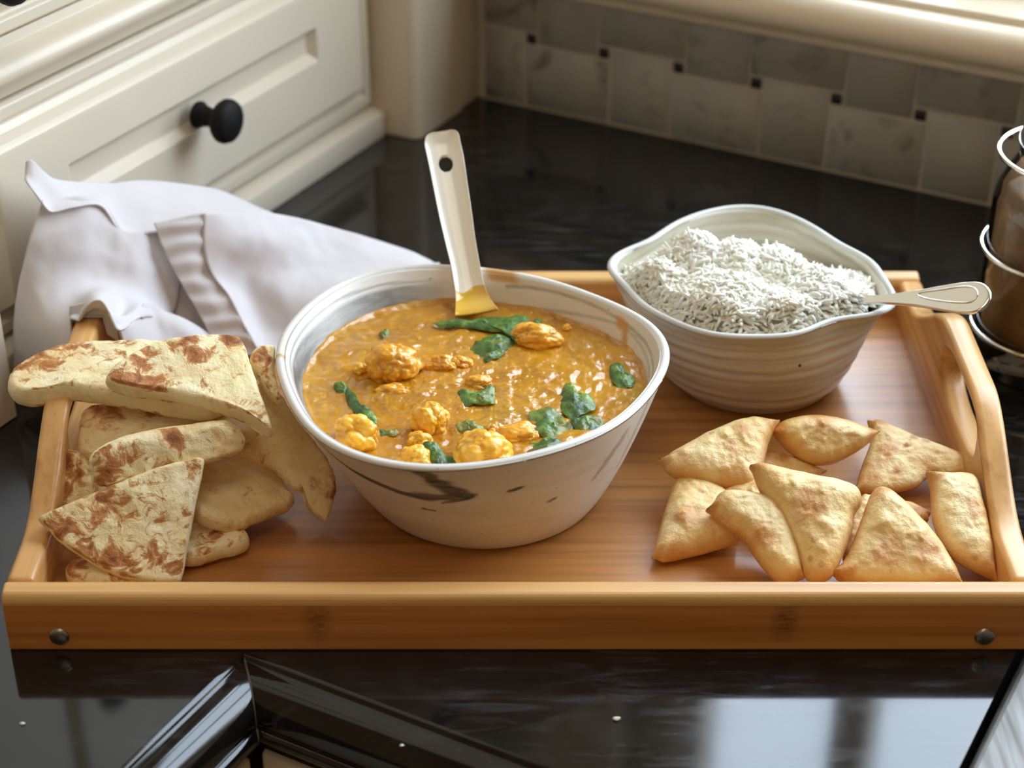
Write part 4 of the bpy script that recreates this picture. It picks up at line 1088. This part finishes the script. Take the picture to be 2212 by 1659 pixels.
# ------------------------------------------------------------------ napkin
def mat_cloth():
    m = M('white_cotton'); v = m.coord((1, 1, 1))
    m.set(Base_Color=(*lin(216, 213, 216), 1), Roughness=.85, Sheen_Weight=.15)
    w = m.noise(m.coord((900, 900, 300)), 1.0, 2); m.bump(m.math('ADD', m.math('MULTIPLY', w, .25), m.noise(v, 60, 3)), .25, .0012)
    nt = m.nt; tl = m.n('BsdfTranslucent'); tl.inputs['Color'].default_value = (*lin(226, 220, 214), 1)
    mx = m.n('MixShader'); mx.inputs[0].default_value = .04
    m.l(m.b.outputs[0], mx.inputs[1]); m.l(tl.outputs[0], mx.inputs[2]); m.l(mx.outputs[0], nt.nodes['Material Output'].inputs['Surface'])
    return m.m
CLOTH = mat_cloth()
def sheet(rows, nu=60, nv=46, wr=.0010, seed=0, fold=0.0):
    """rows of (px, py, y) from one edge of the cloth to the other -> smooth grid"""
    R3 = [catmull([aty(a, b, y) for a, b, y in r], nu, False) for r in rows]
    G = np.array([catmull([R3[i][j] for i in range(len(rows))], nv, False) for j in range(nu)])  # nu x nv
    v = G.reshape(-1, 3).copy()
    for p in v:
        w = wr*(nz3(p, 45, seed)+.5*nz3(p, 110, seed+2)); w += fold*(1-2*abs(noise.noise(Vector((p[0]*16+p[2]*14+seed, p[1]*5, p[2]*9-p[0]*6))))); p += np.array([.3, -.8, .5])*w
    for p in v:      # keep the cloth above the worktop and outside the tray's own boards
        lo = .0015
        if TX0-.002 < p[0] < TX1 and p[1] < TY+.002:
            if p[0] < TX0+.0160: lo = TH+.0375*float(1-sstep(.198, .288, p[1]))+.0015
            else: lo = TF+.0015+(TH+.003-TF-.0015)*float(sstep(TY-.060, TY-.0150, p[1]))
        elif TX0 < p[0] < TX1 and p[1] < TY+.04: lo = .0015+(TH+.0015)*float(1-sstep(TY+.001, TY+.032, p[1]))
        p[2] = max(p[2], lo)
    f = [(i*nv+j, (i+1)*nv+j, (i+1)*nv+j+1, i*nv+j+1) for i in range(nu-1) for j in range(nv-1)]
    return v, f
def solid(o, t=.0011):
    m = o.modifiers.new('thick', 'SOLIDIFY'); m.thickness = t; m.offset = -1; return o
def napkin():
    root = empty('napkin', (-.22, .31, .0)); tag(root, 'crumpled white cotton napkin with a wide hem behind the naan stack', 'napkin')
    # back panel hanging at the left, curling round the tray handle at its foot
    A = [[(88, 440, .255), (130, 430, .264), (175, 425, .272), (225, 440, .282), (262, 495, .280), (300, 500, .285), (345, 498, .296), (400, 485, .305)],
         [(62, 520, .247), (120, 525, .252), (175, 530, .258), (225, 545, .265), (262, 560, .268), (300, 570, .273), (340, 580, .283), (390, 580, .292)],
         [(42, 610, .241), (100, 615, .240), (160, 615, .244), (215, 618, .250), (255, 625, .254), (300, 640, .260), (333, 655, .268), (375, 670, .276)],
         [(32, 700, .238), (90, 705, .222), (150, 700, .214), (188, 650, .214), (222, 648, .214), (252, 690, .216), (298, 672, .232), (345, 690, .262)],
         [(32, 800, .236), (90, 805, .222), (156, 762, .204), (172, 690, .200), (190, 660, .200), (214, 650, .200), (230, 672, .199), (246, 708, .199), (260, 716, .200), (284, 700, .212), (314, 655, .246)]]
    v, f = sheet(A, 90, 60, seed=1, fold=.0028); solid(link('back_panel', v, f, CLOTH, root))
    # bright fold on top, its corner standing up against the cabinet
    B = [[(56, 350, .256), (70, 346, .258), (95, 370, .266), (128, 388, .275), (230, 395, .305), (310, 389, .328), (400, 397, .350), (480, 412, .368), (560, 448, .366), (640, 480, .360)],
         [(54, 375, .254), (72, 385, .255), (100, 400, .262), (140, 412, .270), (228, 420, .294), (310, 425, .312), (400, 430, .330), (480, 436, .346), (560, 462, .350), (640, 490, .350)],
         [(60, 395, .250), (80, 415, .250), (108, 432, .257), (160, 432, .266), (222, 436, .280), (265, 490, .284), (340, 484, .298), (440, 468, .315), (560, 468, .336), (640, 494, .342)],
         [(88, 434, .247), (100, 448, .246), (118, 458, .252), (165, 446, .261), (220, 444, .274), (264, 500, .276), (335, 500, .288), (440, 480, .306), (560, 480, .330), (640, 505, .336)]]
    v, f = sheet(B, 110, 40, .0009, seed=2); solid(link('top_fold', v, f, CLOTH, root))
    # front sheet running down behind the curry bowl
    C_ = [[(438, 461, .300), (520, 461, .318), (600, 466, .334), (700, 489, .350), (800, 518, .356), (880, 545, .356), (940, 574, .348)],
          [(438, 530, .292), (520, 520, .303), (600, 525, .318), (700, 535, .336), (800, 550, .340), (880, 568, .338), (950, 592, .332)],
          [(452, 590, .286), (520, 590, .298), (600, 590, .306), (690, 580, .320), (790, 585, .324), (870, 596, .322), (950, 612, .318)],
          [(490, 640, .280), (545, 650, .292), (620, 650, .292), (700, 625, .302), (790, 625, .304), (870, 630, .304), (950, 645, .302)],
          [(522, 700, .270), (570, 720, .280), (640, 700, .284), (710, 670, .288), (790, 665, .288), (870, 665, .288), (950, 675, .287)],
          [(556, 762, .262), (600, 780, .264), (660, 750, .274), (720, 715, .278), (790, 700, .278), (870, 695, .278), (950, 700, .277)]]
    v, f = sheet(C_, 90, 60, .0012, seed=3, fold=.0042); fs = solid(link('front_sheet', v, f, CLOTH, root))
    H = [[(332, 481, .288), (385, 470, .292), (440, 460, .2985)], [(352, 535, .282), (395, 530, .285), (439, 528, .2905)], [(385, 600, .277), (420, 596, .279), (454, 590, .2845)],
         [(428, 675, .270), (462, 662, .272), (494, 642, .2785)], [(456, 728, .264), (492, 718, .266), (524, 702, .2685)], [(482, 775, .258), (522, 772, .260), (558, 763, .2605)]]
    v, f = sheet(H, 26, 90, .0006, seed=4)
    for p in v: p += np.array([.2, -.7, .6])*.0009*math.sin(p[2]*620+3*nz3(p, 30))
    tag(solid(link('hem', v, f, CLOTH, root), .0022), 'wide puckered hem band')
    # low flap in front, going in behind the bread
    D = [[(256, 716, .1985), (282, 700, .210), (312, 655, .249), (350, 672, .256), (400, 692, .262), (460, 728, .268), (500, 745, .272)],
         [(262, 735, .200), (290, 725, .212), (325, 700, .243), (360, 705, .250), (410, 722, .254), (465, 750, .260), (505, 765, .265)],
         [(275, 775, .206), (300, 775, .214), (335, 765, .236), (370, 760, .243), (420, 765, .248), (470, 780, .254), (510, 790, .258)]]
    v, f = sheet(D, 70, 30, .0010, seed=5); solid(link('lower_flap', v, f, CLOTH, root))
    Fi = [[(150, 662, .2080), (180, 655, .2085), (215, 650, .2085), (252, 690, .2085)], [(150, 690, .2070), (180, 685, .2070), (215, 680, .2070), (255, 715, .2070)], [(152, 730, .2060), (180, 725, .2060), (215, 715, .2060), (258, 740, .2060)]]
    v, f = sheet(Fi, 30, 24, .0006, seed=7); solid(link('under_layer', v, f, CLOTH, root))
    # inner layer seen between hem and back panel
    Ei = [[(335, 500, .300), (390, 500, .304), (440, 495, .306)], [(338, 580, .290), (400, 590, .294), (470, 600, .298)], [(330, 650, .280), (410, 665, .284), (490, 680, .288)], [(330, 690, .270), (420, 715, .274), (510, 740, .278)]]
    v, f = sheet(Ei, 40, 40, .0010, seed=6); solid(link('inner_layer', v, f, CLOTH, root))
    return root
napkin()

# ------------------------------------------------------------------ glass pepper mill with wire rings at the right
def mill():
    c = np.array([.3262, .2775, 0.0])
    root = empty('pepper_mill', c); tag(root, 'clear glass mill with chrome wire rings, cut off at the right edge behind the tray', 'mill')
    g = M('mill_glass'); g.nt.nodes.remove(g.b)
    tr = g.n('BsdfTransparent'); tr.inputs['Color'].default_value = (.93, .91, .87, 1); gl = g.n('BsdfGlossy'); gl.inputs['Roughness'].default_value = .03
    fr_ = g.n('Fresnel'); fr_.inputs['IOR'].default_value = 1.5; mx_ = g.n('MixShader'); g.l(fr_.outputs[0], mx_.inputs[0])
    g.l(tr.outputs[0], mx_.inputs[1]); g.l(gl.outputs[0], mx_.inputs[2]); g.l(mx_.outputs[0], g.nt.nodes['Material Output'].inputs['Surface'])
    prof = [(.0, .0005), (.0410, .0005), (.0435, .003), (.0440, .008), (.0428, .014), (.0436, .020), (.0436, .108), (.0420, .116), (.0370, .127), (.0330, .134), (.0320, .140), (.0, .140)]
    lathe('glass_body', prof, c, g.m, root, 72, None, False, False)
    fill = M('ground_pepper'); vv = fill.coord(); fill.color(fill.ramp(fill.noise(vv, 40, 4, .6), [(.3, lin(128, 98, 66)), (.7, lin(190, 152, 108))])); fill.set(Roughness=.6)
    lathe('filling', [(.0, .0220), (.0395, .0220), (.0405, .03), (.0405, .103), (.038, .110), (.0, .112)], c, fill.m, root, 64, None, False, False)
    for (z, r) in ((.0265, .0462), (.078, .0462), (.138, .0440)):
        tube('wire_ring', [c+np.array([r*math.cos(a), r*math.sin(a), z]) for a in np.linspace(0, 2*math.pi, 90, endpoint=False)], .0015, CHROME, root, 10, True)
    for a in (330, 90, 60):
        a = math.radians(a)
        tube('wire_post', [c+np.array([r*math.cos(a), r*math.sin(a), z]) for r, z in ((.0490, .0012), (.0490, .0265), (.0490, .078), (.0465, .138))], .0013, CHROME, root, 8)
    lathe('steel_cap', [(.0, .1401), (.0330, .1401), (.0340, .146), (.0310, .156), (.0220, .164), (.0100, .168), (.0, .169)], c, STEEL, root, 48, None, False, False)
    return root
mill()

# crumbs on the worktop
def crumb(px, py, r, label, seed):
    c = at(px, py, r*.55); v, f, b = lumpy(c, r, seed, sites=8, ic=ICO3, squash=(1.3, .9, .6))
    o = link('crumb', v, f, mat_plain('pale_crumb', lin(226, 222, 210), .7)); tag(o, label, 'crumb', 'crumbs on the black worktop')
crumb(1332, 1552, .0014, 'pale crumb on the black worktop in front of the tray centre', 61)
crumb(868, 1610, .0008, 'tiny pale crumb near the moulded worktop edge', 62)
crumb(48, 1563, .0010, 'pale crumb on the black worktop at the lower left', 63)
print('objects', len(bpy.data.objects), 'tris', sum(len(p.vertices)-2 for m in bpy.data.meshes for p in m.polygons))
